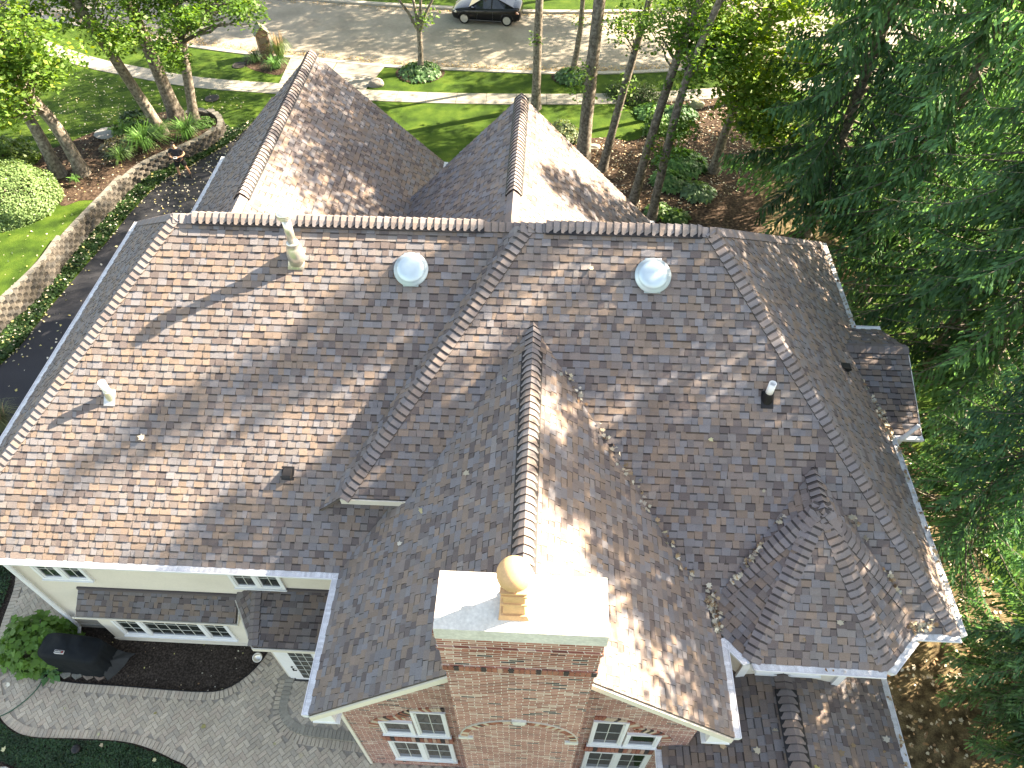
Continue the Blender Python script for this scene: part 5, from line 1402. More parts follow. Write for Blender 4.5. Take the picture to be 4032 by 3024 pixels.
# ------------------------------------------------------------------ fallen leaves
def litter(name, pts, size, cols, seed, zoff=.012, shape=STAR, tilt=.35, mat_=None, **kw):
    rs = np.random.RandomState(seed); n = len(pts); c = np.array(pts, float); c[:, 2] += zoff
    nrm = rs.normal(size=(n, 3)) * tilt; nrm[:, 2] += 1; nrm /= np.linalg.norm(nrm, axis=1)[:, None]
    t = rs.normal(size=(n, 3)); a = np.cross(nrm, t); a /= np.linalg.norm(a, axis=1)[:, None]; b = np.cross(nrm, a)
    cc = np.array(cols)[rs.randint(0, len(cols), n)] * rs.uniform(.8, 1.15, size=(n, 1))
    return leaves(name, c, rs.uniform(.6, 1.3, n) * size, cc, mat_ or M['dry'], None, shape, frames=(a, b, nrm), cup=.35, kind='stuff', **kw)
M['dry'] = mat('dry_leaf', (1, 1, 1), .7, tint=True)
PALE = [(.50, .47, .36), (.42, .38, .27), (.55, .52, .42), (.40, .36, .14), (.46, .44, .24)]
BROWN = [(.28, .17, .09), (.36, .26, .15), (.22, .13, .07), (.42, .35, .24), (.5, .45, .36)]
TANS = [(.50, .33, .12), (.42, .26, .10), (.55, .42, .2), (.33, .2, .09)]
rs = np.random.RandomState(3)
drv = [(-18.7, 16.0), (-18.0, 22.0), (-17.4, 26.0), (-15.5, 29.6), (-14.6, 32.5), (-13, 32), (-12.9, 20), (-13.5, 14.5), (-17, 13)]
a = in_many(drv, 330, rs); 
b_ = np.array([(x + rs.normal() * .14, y + rs.normal() * .14) for x, y in [ed[rs.randint(4, len(ed))] for _ in range(330)]])
c_ = in_many([(-17.6, 26.6), (-15.2, 30), (-13.4, 30), (-13.2, 24), (-16, 24)], 260, rs)
pts = [(x, y, .016) for x, y in np.concatenate([a, b_, c_])] + [(x, y, .17) for x, y in in_many(strip_poly, 330, rs)]
litter('fallen_leaves', pts, .085, PALE, 131, shape=LEAF5)
a = in_many(mul_s, 900, rs); litter('fallen_leaves', [(x, y, .03 + terr(x, y)) for x, y in a], .075, PALE + BROWN, 132, shape=LEAF5)
a = in_many([(-25, 28.5), (-16, 33), (-15, 34.5), (-26, 37)], 420, rs)
b_ = in_many([(-21.5, 14), (-19.6, 18), (-19.4, 24), (-21, 24), (-24, 20)], 120, rs)
litter('fallen_leaves', [(x, y, .03 + terr(x, y)) for x, y in np.concatenate([a, b_])], .075, PALE, 133, shape=LEAF5)
a = in_many([p[:2] for p in r_mul][:-3] + [(3, 24)], 2200, rs); litter('fallen_leaves', [(x, y, .012) for x, y in a], .085, BROWN + PALE[:2], 134, shape=LEAF5)
# kerb-side litter
q = [(x + rs.normal() * .5, y + abs(rs.normal()) * .35 + .05) for x, y in [st_near[rs.randint(6, len(st_near) - 8)] for _ in range(3600)]]
q2 = [(x + rs.normal() * .5, y - abs(rs.normal()) * .25 - .05) for x, y in [st_far[rs.randint(6, len(st_far) - 8)] for _ in range(1400)]]
litter('fallen_leaves', [(x, y, .012) for x, y in q + q2], .075, TANS, 135, shape=KITE)
a = in_many([(7.8, -2), (7.8, 8), (8.6, 20), (12.5, 22), (13.5, -2)], 2600, rs); litter('fallen_leaves', [(x, y, .02) for x, y in a], .09, BROWN + BROWN + PALE[:2], 136)
# on the patio and soil
litter('fallen_leaves', [(x, y, .034) for x, y in [(-7.9, 4.65), (-10.4, 4.35), (-6.05, 4.35), (-5.35, 4.12), (-12.6, 6.1), (-13.2, 5.4), (-9.2, 4.9), (-11.5, 4.9)]] + [(x, y, .1) for x, y in [(-10.2, 4.1), (-8.8, 3.85), (-12.5, 3.9)]], .10, PALE, 137)
litter('fallen_leaves', [(x, y, .02) for x, y in in_many(edge_bed, 60, rs)], .05, PALE + BROWN, 138, shape=KITE)
# on the roofs
def along(p, q, n, sp, pl=None, clump=None):
    p, q = V(p), V(q); out = []
    for i in range(n):
        t = rs.choice(clump) + rs.normal() * .035 if clump is not None else rs.random()
        c = p.lerp(q, min(max(t, 0), 1)); out.append((c.x + rs.normal() * sp, c.y + rs.normal() * sp, c.z + .02 + rs.random() * .03))
    return out
def zmax(x, y):
    z = -1
    if 3.65 < y < 10.2 and -3.9 < x < 3.66: z = max(z, min(P_C1.z(x, y), P_C2.z(x, y)))
    if -.3 < x < 8.2 and y > 5.7: z = max(z, min(P_R.z(x, y), P_RE.z(x, y)))
    if 3.2 < x < 7.6 and y > 4.95: z = max(z, min(P_OF.z(x, y), P_O1.z(x, y), P_O2.z(x, y), 7.2, P_S1.z(x, y), P_S2.z(x, y)))
    return z
pts = []
pts += along((.0, 9.95, 8.8), (3.6, 5.75, 5.3), 60, .05, clump=[.17, .19, .21, .38, .40, .47, .55, .58, .60, .64, .70, .78, .84])
pts += along((3.64, 5.5, 5.25), (3.5, 6.15, 5.45), 90, .05)
pts += along((3.8, 6.2, 5.7), (5.0, 7.5, 6.8), 45, .03, clump=[.12, .2, .27, .33, .38, .45, .8])
pts += along((7.2, 6.1, 5.6), (5.9, 7.6, 6.9), 30, .03, clump=[.1, .17, .24, .3, .6, .8])
pts += along((7.25, 5.72, 5.25), (7.7, 5.85, 5.35), 45, .05)
pts = [(x, y, max(z, zmax(x, y) + .02 + rs.random() * .03)) for x, y, z in pts]
pts += [(x, y, z + .03) for x, y, z in along((7.5, 13.8, 5.5), (8.2, 13.9, 5.25), 40, .06)] + along((8.0, 10.9, 5.55), (8.25, 10.3, 5.28), 65, .05) + along((7.6, 11.8, 5.8), (8.1, 10.9, 5.5), 22, .04)
litter('fallen_leaves', pts, .09, PALE[:3] + BROWN[1:] , 139, tilt=.8)
sc = []
for pl, box, n in ((P_C1, (-2.5, 0, 4.2, 8.5), 3), (P_R, (0.5, 6, 7.5, 11), 5), (P_E1, (3.2, 5, 2.3, 5), 9), (P_E2, (5.5, 7.4, 2.3, 5), 10), (P_OF, (5, 6, 5.3, 6.3), 2), (P_L, (-9, -4, 7, 11), 1)):
    for _ in range(n):
        x, y = rs.uniform(box[0], box[1]), rs.uniform(box[2], box[3]); p = pl.on(x, y, .03); 
        if zmax(x, y) < p.z + .02: sc.append(tuple(p))
sc += [tuple(P_C1.on(-.62, 9.05, .03)), tuple(P_C1.on(-2.1, 6.9, .03))]
litter('fallen_leaves', sc, .11, PALE + BROWN[1:2], 140)
gt = [(8.32 + rs.normal() * .03, rs.uniform(5.8, 10.3), EZ + .02) for _ in range(50)] + [(8.32 + rs.normal() * .03, rs.uniform(14, 17.3), EZ + .02) for _ in range(40)] + [(7.72 + rs.normal() * .03, rs.uniform(2.5, 5.6), 2.82) for _ in range(14)] + [(rs.uniform(5.2, 6), 4.9, EZ + .02) for _ in range(3)]
litter('fallen_leaves', gt, .085, BROWN + PALE[:2], 141, shape=LEAF5, tilt=.6)
# ------------------------------------------------------------------ objects
M['cover'] = mat('black_vinyl_cover', (.010, .013, .015), .7, noise=.15, nscale=6, bump=.5, bscale=9, spec=.12)
# covered grill: a draped cover with sagging hems
def grill():
    root = empty('covered_grill', (-11.45, 6.08, 0), radians(-4), 'barbecue grill under a black vinyl cover beside the green shrub', 'grill')
    nx, ny = 26, 16; mb = MB(); vs = []
    def top(u, v):  # u,v in -1..1
        hood = .13 * (1 - sm((abs(u + .05) - .52) / .22)) * (1 - .55 * max(v * -1, 0) ** 2)
        return 1.0 + hood - .02 * sin(u * 9 + v * 3) - .03 * abs(v)
    rings = []
    N = 56
    def outline(t, hx, hy, p=5.):
        a = 2 * pi * t; c, s = cos(a), sin(a); r = 1 / ((abs(c) ** p + abs(s) ** p) ** (1 / p)); return c * r * hx, s * r * hy
    for (z, k, wob) in ((.02, 1.08, .05), (.22, 1.05, .03), (.5, 1.02, .02), (.78, 1.0, .015), (.93, .985, .008), (.99, .95, 0)):
        r = []
        for i in range(N):
            x, y = outline(i / N, .80 * k, .34 * k)
            w_ = 1 + wob * sin(i * 1.9 + z * 3) + wob * .6 * sin(i * .7 + 2)
            zz_ = z + (.05 * sin(i * .9) * (1 if z < .05 else 0)) + (.06 if z < .05 and i % 14 < 3 else 0)
            r.append((x * w_, y * w_, max(zz_, .0)))
        rings.append(r)
    for k in (.75, .5, .25):
        r = []
        for i in range(N):
            x, y = outline(i / N, .80 * k, .34 * k); r.append((x, y, top(x / .8, y / .34)))
        rings.append(r)
    vs = [p for r in rings for p in r] + [(0, 0, top(0, 0))]; fs = []
    for j in range(len(rings) - 1):
        for i in range(N): fs.append((j * N + i, j * N + (i + 1) % N, (j + 1) * N + (i + 1) % N, (j + 1) * N + i))
    b = (len(rings) - 1) * N
    for i in range(N): fs.append((b + i, b + (i + 1) % N, len(vs) - 1))
    mb.add(vs, fs); mb.build('cover', M['cover'], root, smooth=True)
    lb = MB(); lb.box((-.24, -.215, 1.05), (.0, -.135, 1.135)); lab = lb.build('badge', mat('badge_silver', (.6, .6, .6), .4), root)
    lb = MB(); lb.box((-.23, -.207, 1.1355), (-.01, -.143, 1.138)); lb.build('badge_field', mat('badge_black', (.03, .03, .03), .4), lab)
    lb = MB(); lb.box((-.055, -.2, 1.1385), (-.018, -.15, 1.14)); lb.build('badge_mark', mat('badge_red', (.3, .04, .03), .4), lab)
    cu = bpy.data.curves.new('lettering', 'FONT'); cu.body = 'weber'; cu.size = .066; cu.extrude = .0015; cu.align_x = 'CENTER'; cu.align_y = 'CENTER'
    cu.materials.append(mat('badge_white', (.7, .7, .62), .5))
    tmp = bpy.data.objects.new('tmp', cu); COL.objects.link(tmp); bpy.context.view_layer.update()
    me = bpy.data.meshes.new_from_object(tmp.evaluated_get(bpy.context.evaluated_depsgraph_get())); bpy.data.objects.remove(tmp)
    to = bpy.data.objects.new('lettering', me); COL.objects.link(to); to.parent = lab; to.location = (-.14, -.175, 1.140)
    hem = MB(); pts = [(.78, -.42, .05), (.95, -.25, .10), (1.05, .0, .07), (1.12, .18, .13), (1.18, .33, .05), (.95, .30, .16), (.82, .30, .3)]
    hem.add([(.76, -.36, .3), *pts, (.78, -.05, .45)], [(0, 1, 2, 8), (8, 2, 3, 4), (8, 4, 5, 6), (8, 6, 7)], (2.2, 2.2, 2.2)); 
    hem.build('loose_hem', mat('worn_vinyl', (.028, .032, .034), .8, noise=.2, nscale=8), root)
grill()
GB = 'stepping stones under the grill'
for i in range(4):
    b = MB(); x = -11.85 + i * .30; c = [(.205, .20, .165), (.19, .19, .16), (.22, .18, .14), (.23, .17, .13)][i]
    q = [(x - .13, 5.68, .015), (x, 5.60, .015), (x + .13, 5.68, .015), (x + .13, 5.95, .015), (x - .13, 5.95, .015)]
    b.prism(q, (0, 0, .05), c); o = b.build('stepping_stone', M['block'])
    tag(o, ['greenish paving block under the grill front, leftmost of four', 'grey-green paving block under the grill front, second from the left', 'brownish paving block under the grill front, third from the left', 'reddish paving block under the grill front, rightmost of four'][i], 'paving block', GB)
# garden hose
b = MB(); hp = smooth_path([(-12.35, 5.75, .06), (-12.38, 5.5, .045), (-12.45, 5.25, .045), (-12.62, 4.98, .045), (-12.85, 4.75, .045), (-13.1, 4.6, .045), (-13.6, 4.35, .06), (-14.4, 4.2, .06)], 8)
b.tube(hp, .014, 8); tag(b.build('garden_hose', mat('green_hose', (.03, .10, .06), .45), smooth=True), 'thin green garden hose curving over the pavers at the lower left', 'hose')
# lights in the beds
def lamp(loc, label, r=.085, h=.2):
    root = empty('garden_light', loc, 0, label, 'garden light'); b = MB()
    b.lathe([(.02, 0), (.02, h * .7)], (0, 0, 0), 10); b.build('stake', M['black_plastic'], root)
    b = MB(); b.lathe([(r, h * .65), (r * 1.08, h * .75), (r * 1.05, h * .9), (r * .7, h), (r * .25, h * 1.05), (.003, h * 1.06)], (0, 0, 0), 22); b.build('lamp_hood', M['black_plastic'], root, smooth=True)
lamp((-10.75, 3.98, .02), 'round black light standing in the ivy below the patio', .10, .18)
root = empty('flood_light', (-7.02, 6.42, .01), 0, 'black floodlight on the soil at the right end of the dark bed', 'garden light')
b = MB(); b.lathe([(.05, 0), (.05, .1)], (0, 0, 0), 12); b.build('base', M['black_plastic'], root)
b = MB(); ax = up_axis(V((.2, -.5, .8)), 1.); b.lathe([(.05, .02), (.115, .12), (.12, .22), (.10, .221), (.095, .18), (.003, .18)], (0, 0, .05), 22, ax); b.build('lamp_hood', M['zinc'], root, smooth=True)
# stone edging at the very bottom left
GE = 'rough edging stones below the ivy'
for i in range(5):
    x = -13.4 + i * .55; b = MB(); rr = random.Random(i)
    ring = [(x + .24 * cos(a * 1.047 + .3) * rr.uniform(.85, 1.15), 3.48 - .03 * i + .13 * sin(a * 1.047 + .3) * rr.uniform(.85, 1.1), .0) for a in range(6)]
    b.prism(ring, (0, 0, .13), shade((.36, .35, .32), rr.uniform(.85, 1.1))); tag(b.build('edging_stone', M['block']), 'rough pale edging stone in the row along the ivy at the bottom left', 'stone', GE)

# rocks
def rock(loc, r, label, col, seed, name='boulder', cat='rock'):
    rr = random.Random(seed); bm = bmesh.new(); bmesh.ops.create_icosphere(bm, subdivisions=3, radius=1)
    ph = [rr.uniform(0, 6) for _ in range(6)]
    for v in bm.verts:
        p = v.co; k = 1 + .12 * sin(p.x * 3 + ph[0]) * cos(p.y * 4 + ph[1]) + .08 * sin(p.z * 5 + ph[2] + p.x * 2) + .03 * sin(p.y * 11 + ph[3])
        v.co = V((p.x * r[0] * k, p.y * r[1] * k, max(p.z, -.25) * r[2] * k))
    me = bpy.data.meshes.new(name); bm.to_mesh(me); bm.free(); me.materials.append(mat('rock_' + str(seed), col, .95, noise=.2, nscale=12, bump=.8, bscale=25))
    o = bpy.data.objects.new(name, me); COL.objects.link(o); o.location = loc; return tag(o, label, cat)
rock((-9.1, 36.35, .05), (.42, .30, .3), 'grey boulder in the grass corner where driveway and sidewalk meet', (.20, .19, .17), 1)
rock((-20.6, 29.9, .72), (.62, .45, .14), 'flat grey stone lying in the mulch left of the daylilies', (.24, .24, .23), 2, 'flat_stone')
rock((-20.0, 28.75, .74), (.38, .4, .12), 'pale flat stone in the mulch just below the bigger flat one', (.32, .30, .27), 3, 'flat_stone')
rock((2.15, 30.9, .03), (.45, .2, .12), 'pale flat stone beside the thickest trunk in the right mulch bed', (.42, .40, .33), 4, 'flat_stone')
rock((7.55, 34.9, .05), (.35, .3, .28), 'mossy rounded rock at the end of the mulch path', (.22, .23, .15), 5)
# manhole covers
for (x, y, lab) in ((-17.35, 34.6, 'dark round utility cover in the lawn behind the block wall'), (-17.0, 38.2, 'dark round utility cover in the grass between sidewalk and street')):
    b = MB(); b.lathe([(.36, 0), (.36, .04), (.31, .045), (.30, .035)], (0, 0, 0), 28)
    for i in range(-3, 4):
        w_ = sqrt(max(.28 ** 2 - (i * .08) ** 2, 0)); b.box((-w_, i * .08 - .015, .03), (w_, i * .08 + .015, .042))
    o = b.build('utility_cover', mat('cast_iron' + lab[-3:], (.035, .032, .028), .7)); o.location = (x, y, .0); tag(o, lab, 'manhole cover')
# brick mailbox pillar
root = empty('brick_pillar', (-15.78, 39.35, 0), radians(28), 'brick mailbox pillar with a pointed stone cap at the kerb', 'pillar')
M['brick_tan'] = brick_mat('brick_tan', mortar=(.42, .36, .28), seed=3.)
for e_ in M['brick_tan'].node_tree.nodes:
    if e_.type == 'VALTORGB':
        for q_, c_ in zip(e_.color_ramp.elements, [(.20, .10, .055), (.24, .13, .075), (.16, .085, .05), (.28, .17, .10), (.22, .12, .07), (.30, .2, .13), (.1, .06, .045), (.15, .08, .05)]): q_.color = (*c_, 1)
b = MB(); b.box((-.31, -.31, 0), (.31, .31, 1.32)); b.prism([(-.31, -.31, 1.32), (.31, -.31, 1.32), (0, -.31, 1.66)], (0, .62, 0)); b.build('brickwork', M['brick_tan'], root)
b = MB()
for s in (-1, 1):
    b.prism([(s * .40, -.37, 1.27), (0, -.37, 1.71), (0, -.37, 1.76), (s * .42, -.37, 1.31)], (0, .74, 0))
b.build('cap', mat('mossy_stone', (.17, .175, .12), .95, noise=.2, nscale=8), root)
b = MB(); b.box((-.2, -.345, .82), (.2, -.312, 1.12)); b.build('mailbox_door', mat('mailbox_metal', (.10, .09, .07), .5, metal=.4), root)

# ------------------------------------------------------------------ parked car
def car():
    fwd = V((-2.54, .25, 0)).normalized()
    root = empty('parked_car', (-3.77, 44.58, 0), atan2(fwd.y, fwd.x), 'shiny black two-door car parked at the far kerb', 'car')
    paint = mat('black_paint', (.005, .005, .007), .22, spec=.35, coat=.15)
    glass = mat('car_glass', (.010, .013, .016),   .06, spec=.5)
    st = [(-2.06, .60, .40, .62, .80, .86), (-1.98, .74, .28, .60, .92, .95), (-1.75, .82, .20, .58, .95, .985), (-1.27, .86, .19, .58, .93, .985), (-.7, .87, .17, .56, .90, .96), (0, .865, .17, .55, .88, .93),
          (.7, .865, .17, .54, .86, .90), (1.0, .865, .18, .54, .85, .89), (1.27, .86, .19, .54, .82, .86), (1.7, .82, .20, .50, .74, .78), (1.95, .72, .24, .44, .65, .68), (2.06, .55, .34, .44, .56, .60)]
    b = MB(); rings = []
    for x, w, zb, zm, zs, zt in st:
        r = [(w * .86, zb), (w * .97, zb + .10), (w, zm), (w * .985, zs - .07), (w * .93, zs), (w * .70, (zs + zt) / 2 + .01), (w * .35, zt), (0, zt + .006)]
        r = [(x, y, z) for y, z in r] + [(x, -y, z) for y, z in r[-2::-1]]
        rings.append(r)
    n = len(rings[0]); vs = [p for r in rings for p in r]; fs = []
    for i in range(len(rings) - 1):
        for k in range(n): fs.append((i * n + k, i * n + (k + 1) % n, (i + 1) * n + (k + 1) % n, (i + 1) * n + k))
    fs += [tuple(range(n - 1, -1, -1)), tuple(range((len(rings) - 1) * n, len(rings) * n))]
    b.add(vs, fs); body = b.build('body', paint, root, smooth=True)
    # cabin
    g = MB(); gs = [(-1.62, .62, .60, .955, .97), (-1.15, .745, .60, .93, 1.20), (-.72, .76, .585, .92, 1.365), (-.25, .765, .58, .90, 1.40), (.12, .765, .57, .89, 1.375), (.55, .755, .59, .88, 1.14), (1.0, .68, .62, .87, .895)]
    rg = []
    for x, wb_, wt, zb, zt in gs: rg.append([(x, wb_, zb), (x, wt + .01, zt - .03), (x, wt * .9, zt), (x, -wt * .9, zt), (x, -wt - .01, zt - .03), (x, -wb_, zb)])
    vs = [p for r in rg for p in r]; fs = []
    for i in range(len(rg) - 1):
        for k in range(5): fs.append((i * 6 + k, i * 6 + k + 1, (i + 1) * 6 + k + 1, (i + 1) * 6 + k))
    g.add(vs, fs); g.build('window', glass, root, smooth=False)
    rf = MB()
    rs_ = [(-.80, .54, 1.352), (-.72, .555, 1.378), (-.25, .56, 1.415), (.10, .55, 1.392), (.16, .54, 1.368)]
    vs = []
    for x, w, z in rs_: vs += [(x, w + .03, z - .05), (x, w, z - .005), (x, 0, z + .012), (x, -w, z - .005), (x, -w - .03, z - .05)]
    fs = [(i * 5 + k, i * 5 + k + 1, (i + 1) * 5 + k + 1, (i + 1) * 5 + k) for i in range(4) for k in range(4)]
    rf.add(vs, fs); rf.build('roof', paint, root, smooth=True)
    pl = MB()
    for s in (-1, 1):
        pl.bar((1.0, s * .70, .89), (.14, s * .575, 1.37), .05, .05); pl.bar((-.78, s * .57, 1.35), (-1.66, s * .63, .97), .09, .06)
        pl.bar((-.36, s * .765, .90), (-.40, s * .59, 1.39), .07, .04)
    pl.build('pillars', paint, root)
    tyre = mat('tyre', (.012, .012, .012), .85); rim = mat('alloy', (.62, .62, .60), .3, metal=.7)
    for x in (1.27, -1.27):
        for s in (-1, 1):
            ax = Matrix.Rotation(-s * pi / 2, 3, 'X')
            t = MB(); t.lathe([(.20, -.10), (.29, -.10), (.315, -.08), (.32, 0), (.315, .08), (.29, .10), (.215, .10), (.20, .06)], (x, s * .77, .32), 30, ax); wh = t.build('wheel', tyre, root, smooth=True)
            r = MB(); r.lathe([(.222, .085), (.222, .105), (.205, .105), (.20, .08)], (x, s * .77, .32), 30, ax)
            for k in range(7 if x < 0 else 5):
                a = k * 2 * pi / (7 if x < 0 else 5) + .3; c = V((x, s * .77, .32)); d = V((cos(a), 0, sin(a))); o_ = V((0, s, 0)) * .097
                r.bar(c + d * .03 + o_, c + d * .21 + o_, .05, .02, up=(0, 1, 0))
            r.lathe([(.05, .085), (.05, .108), (.03, .112), (.003, .112)], (x, s * .77, .32), 16, ax); r.build('rim', rim, wh)
            dk = MB(); dk.lathe([(.20, .06), (.20, .065), (.003, .065)], (x, s * .77, .32), 24, ax); dk.build('hub', mat('wheel_dark', (.02, .02, .02), .7), wh)
            ar = MB(); pts = [(x + .375 * cos(a_), s * .868, .32 + .375 * sin(a_)) for a_ in [k * pi / 12 for k in range(13)]]
            ar.tube(pts, .03, 6); ar.build('wheel_arch', paint, root, smooth=True)
    for s in (-1, 1):
        h = MB(); h.prism([(1.98, s * .42, .56), (1.86, s * .70, .58), (1.72, s * .80, .60), (1.70, s * .79, .70), (1.86, s * .66, .70), (1.98, s * .44, .66)], (.03, s * .03, .01)); h.build('headlight', mat('headlamp', (.55, .50, .42), .1, spec=1.), root)
        h = MB(); h.prism([(-2.02, s * .48, .66), (-1.93, s * .76, .68), (-1.80, s * .83, .70), (-1.80, s * .82, .84), (-1.93, s * .74, .84), (-2.02, s * .5, .80)], (-.03, s * .03, 0)); h.build('tail_light', mat('tail_lamp', (.28, .10, .05), .15, spec=1.), root)
        h = MB(); h.box((.62, s * .86 - .06, .90), (.80, s * .86 + .10 * (1 if s > 0 else .2), 1.0)); h.build('mirror', paint, root)
    h = MB(); h.bar((1.0, .885, .27), (-.95, .885, .27), .02, .025); h.bar((.45, .868, .74), (.52, .868, .30), .008, .006); h.bar((-.45, .868, .80), (-.42, .868, .30), .008, .006); h.build('sill_trim', mat('trim_grey', (.12, .12, .13), .3), root)
    h = MB(); h.bar((.05, .875, .77), (-.12, .875, .78), .02, .03); h.build('handle', paint, root)
car()

# ------------------------------------------------------------------ person with a controller
def skin_obj(name, verts, edges, radii, m, parent, sub=2, root=0):
    me = bpy.data.meshes.new(name); me.from_pydata(verts, edges, []); me.materials.append(m)
    o = bpy.data.objects.new(name, me); COL.objects.link(o)
    sk = o.modifiers.new('skin', 'SKIN'); sk.use_smooth_shade = True
    if not me.skin_vertices: 
        return o
    for i, r in enumerate(radii):
        d = me.skin_vertices[0].data[i]; d.radius = r if hasattr(r, '__len__') else (r, r); d.use_root = (i == root)
    su = o.modifiers.new('sub', 'SUBSURF'); su.levels = sub; su.render_levels = sub
    if parent: o.parent = parent
    return o
def person():
    root = empty('person', (-16.33, 27.66, 0), radians(12), 'man in black shirt, shorts and cap looking down at a white controller on the driveway', 'person')
    sk = mat('skin', (.50, .28, .18), .55); blk = mat('black_cloth', (.016, .016, .018), .85, noise=.2, nscale=15); gry = mat('dark_shirt', (.022, .024, .030), .85, noise=.2, nscale=15)
    hairm = mat('dark_hair', (.015, .012, .010), .6); shoe = mat('black_shoe', (.012, .012, .013), .5)
    # faces -y; his right is -x
    vs = [(0, 0, .95), (0, .0, 1.08), (0, .01, 1.22), (0, .01, 1.38), (0, 0, 1.47), (0, -.03, 1.53), (0, -.06, 1.60), (0, -.055, 1.68)]
    ed = [(i, i + 1) for i in range(7)]; ra = [(.15, .11), (.14, .105), (.155, .115), (.13, .095), (.06, .06), (.055, .055), (.080, .09), (.070, .085)]
    def add(p, r, to): vs.append(p); ra.append(r); ed.append((to, len(vs) - 1)); return len(vs) - 1
    for s in (-1, 1):
        fx, fy = (-.26, .02) if s < 0 else (.20, -.02)
        h = add((s * .10, 0, .90), .09, 0); t = add((s * .15, -.01, .70), .082, h); k = add((s * .185, -.03, .50), .058, t); c = add((s * .215 , .01, .34), .056, k)
        a = add((s * .235, .02, .09), .036, c); f = add((s * .25, -.06, .045), .036, a); add((s * .27, -.16, .03), .03, f)
        sh = add((s * .19, .01, 1.42), .058, 3); el_ = add((s * .33, .0, 1.17), .046, sh); fo = add((s * .23, -.19, 1.15), .038, el_); wr = add((s * .10, -.31, 1.19), .025, fo)
        pa = add((s * .075, -.345, 1.20), (.030, .018), wr)
        for q in range(4):
            m1 = add((s * (.06 - .0), -.37 + .004 * q, 1.215 - .018 * q), .009, pa); m2 = add((s * .04, -.385 + .004 * q, 1.213 - .018 * q), .0085, m1); add((s * .025, -.38, 1.21 - .018 * q), .008, m2)
        th = add((s * .06, -.345, 1.235), .010, pa); add((s * .04, -.36, 1.245), .009, th)
    skin_obj('body', vs, ed, ra, sk, root)
    # shirt
    v = [(0, 0, .84), (0, 0, 1.03), (0, .01, 1.22), (0, .01, 1.38), (0, .0, 1.46)]; e = [(i, i + 1) for i in range(4)]; r = [(.205, .16), (.20, .155), (.185, .14), (.16, .115), (.075, .07)]
    for s in (-1, 1):
        v.append((s * .20, .01, 1.41)); r.append(.078); e.append((3, len(v) - 1)); v.append((s * .30, .0, 1.25)); r.append(.066); e.append((len(v) - 2, len(v) - 1))
    skin_obj('shirt', v, e, r, gry, root)
    v = [(0, 0, .98)]; e = []; r = [(.19, .145)]
    for s in (-1, 1):
        i = len(v); v += [(s * .105, 0, .86), (s * .15, -.01, .70), (s * .18, -.025, .56)]; r += [.125, .12, .115]; e += [(0, i), (i, i + 1), (i + 1, i + 2)]
    skin_obj('shorts', v, e, r, blk, root)
    for s in (-1, 1):
        skin_obj('shoe', [(s * .235, .06, .05), (s * .24, .0, .055), (s * .26, -.10, .045), (s * .275, -.20, .035), (s * .235, .02, .16)], [(0, 1), (1, 2), (2, 3), (1, 4)], [.045, .05, .047, .036, .045], shoe, root)
    skin_obj('hair', [(0, .02, 1.66), (0, -.02, 1.745), (0, -.10, 1.74)], [(0, 1), (1, 2)], [(.085, .085), (.083, .075), (.06, .04)], hairm, root)
    b = MB(); b.box((-.072, -.175, 1.705), (.072, -.105, 1.718)); b.box((-.055, -.22, 1.70), (.055, -.175, 1.712)); b.build('cap_brim', blk, root)
    b = MB()
    for s in (-1, 1): b.lathe([(.011, -.008), (.011, .004), (.003, .008)], (s * .03, -.142, 1.645), 8, Matrix.Rotation(pi / 2, 3, 'X'))
    b.build('eyes', hairm, root)
    c = empty('remote_controller', (0, 0, 0), 0, 'small white remote controller held in both hands by the man', 'controller')
    b = MB(); b.box((-.075, -.045, -.015), (.075, .045, .015)); b.box((-.06, .045, -.01), (.06, .06, .012)); b.build('casing', M['white'], c)
    b = MB(); b.box((-.045, -.02, .016), (.045, .03, .019)); b.build('screen', M['black_plastic'], c)
    b = MB()
    for s in (-1, 1): b.lathe([(.008, .015), (.012, .028), (.003, .03)], (s * .055, -.01, 0), 8)
    b.build('joystick', M['black_plastic'], c)
    ro = Matrix.Rotation(radians(12), 3, 'Z'); p = ro @ V((0, -.375, 1.215)) + V((-16.33, 27.66, 0)); c.location = p; c.rotation_euler = (radians(25), 0, radians(12))
person()
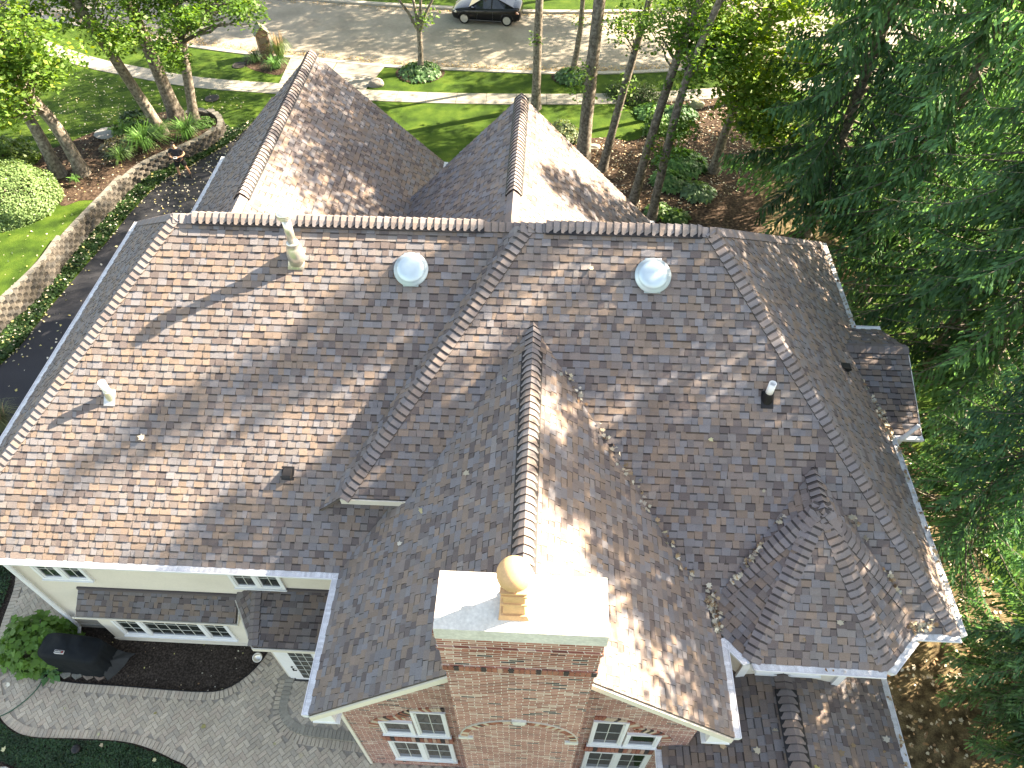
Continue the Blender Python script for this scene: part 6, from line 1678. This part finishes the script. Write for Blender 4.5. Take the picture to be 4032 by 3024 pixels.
# ------------------------------------------------------------------ light, sky, camera
for ch_ in house.children: ch_.location = (0, -7, 0)
sun_dir = V((.777, .318, .545)).normalized()
el = math.asin(sun_dir.z); az = atan2(sun_dir.x, sun_dir.y)
w = bpy.data.worlds.new('World'); scene.world = w; w.use_nodes = True
nt = w.node_tree; sky = nt.nodes.new('ShaderNodeTexSky'); sky.sky_type = 'NISHITA'; sky.sun_disc = False
sky.sun_elevation = el; sky.sun_rotation = az; sky.altitude = 200; sky.air_density = 1.; sky.dust_density = 1.2; sky.ozone_density = 1.
nt.links.new(sky.outputs[0], nt.nodes['Background'].inputs['Color']); nt.nodes['Background'].inputs['Strength'].default_value = .10
sl_ = bpy.data.lights.new('sun', 'SUN'); sl_.energy = 5.0; sl_.angle = radians(.53); sl_.color = (1., .975, .95)
so_ = bpy.data.objects.new('sun', sl_); COL.objects.link(so_); so_.location = sun_dir * 80
so_.rotation_euler = (-sun_dir).to_track_quat('-Z', 'Y').to_euler()

cam = bpy.data.cameras.new('camera'); co = bpy.data.objects.new('camera', cam); COL.objects.link(co)
cam.sensor_width = 36; cam.lens = 36 * 2850 / 4032; cam.clip_end = 600; cam.clip_start = .1
pitch, yaw, roll = radians(49.8), radians(-3.185), radians(-.406)
rt = V((cos(yaw), -sin(yaw), 0)); hd = V((sin(yaw), cos(yaw), 0)); zz_ = V((0, 0, 1))
fw = hd * cos(pitch) - zz_ * sin(pitch); upv = hd * sin(pitch) + zz_ * cos(pitch)
r2 = rt * cos(roll) + upv * sin(roll); u2 = upv * cos(roll) - rt * sin(roll)
Mx = Matrix((r2, u2, -fw)).transposed().to_4x4(); Mx.translation = V((0, 0, 19.0)); co.matrix_world = Mx
scene.camera = co
scene.view_settings.view_transform = 'Standard'; scene.view_settings.look = 'None'; scene.view_settings.gamma = 1
scene.view_settings.use_curve_mapping = False
scene.view_settings.exposure = 2.74
scene.view_settings.use_white_balance = True; scene.view_settings.white_balance_temperature = 9000; scene.view_settings.white_balance_tint = 14
scene.render.engine = 'CYCLES'
scene.cycles.max_bounces = 6; scene.cycles.diffuse_bounces = 3; scene.cycles.transmission_bounces = 4; scene.cycles.transparent_max_bounces = 4
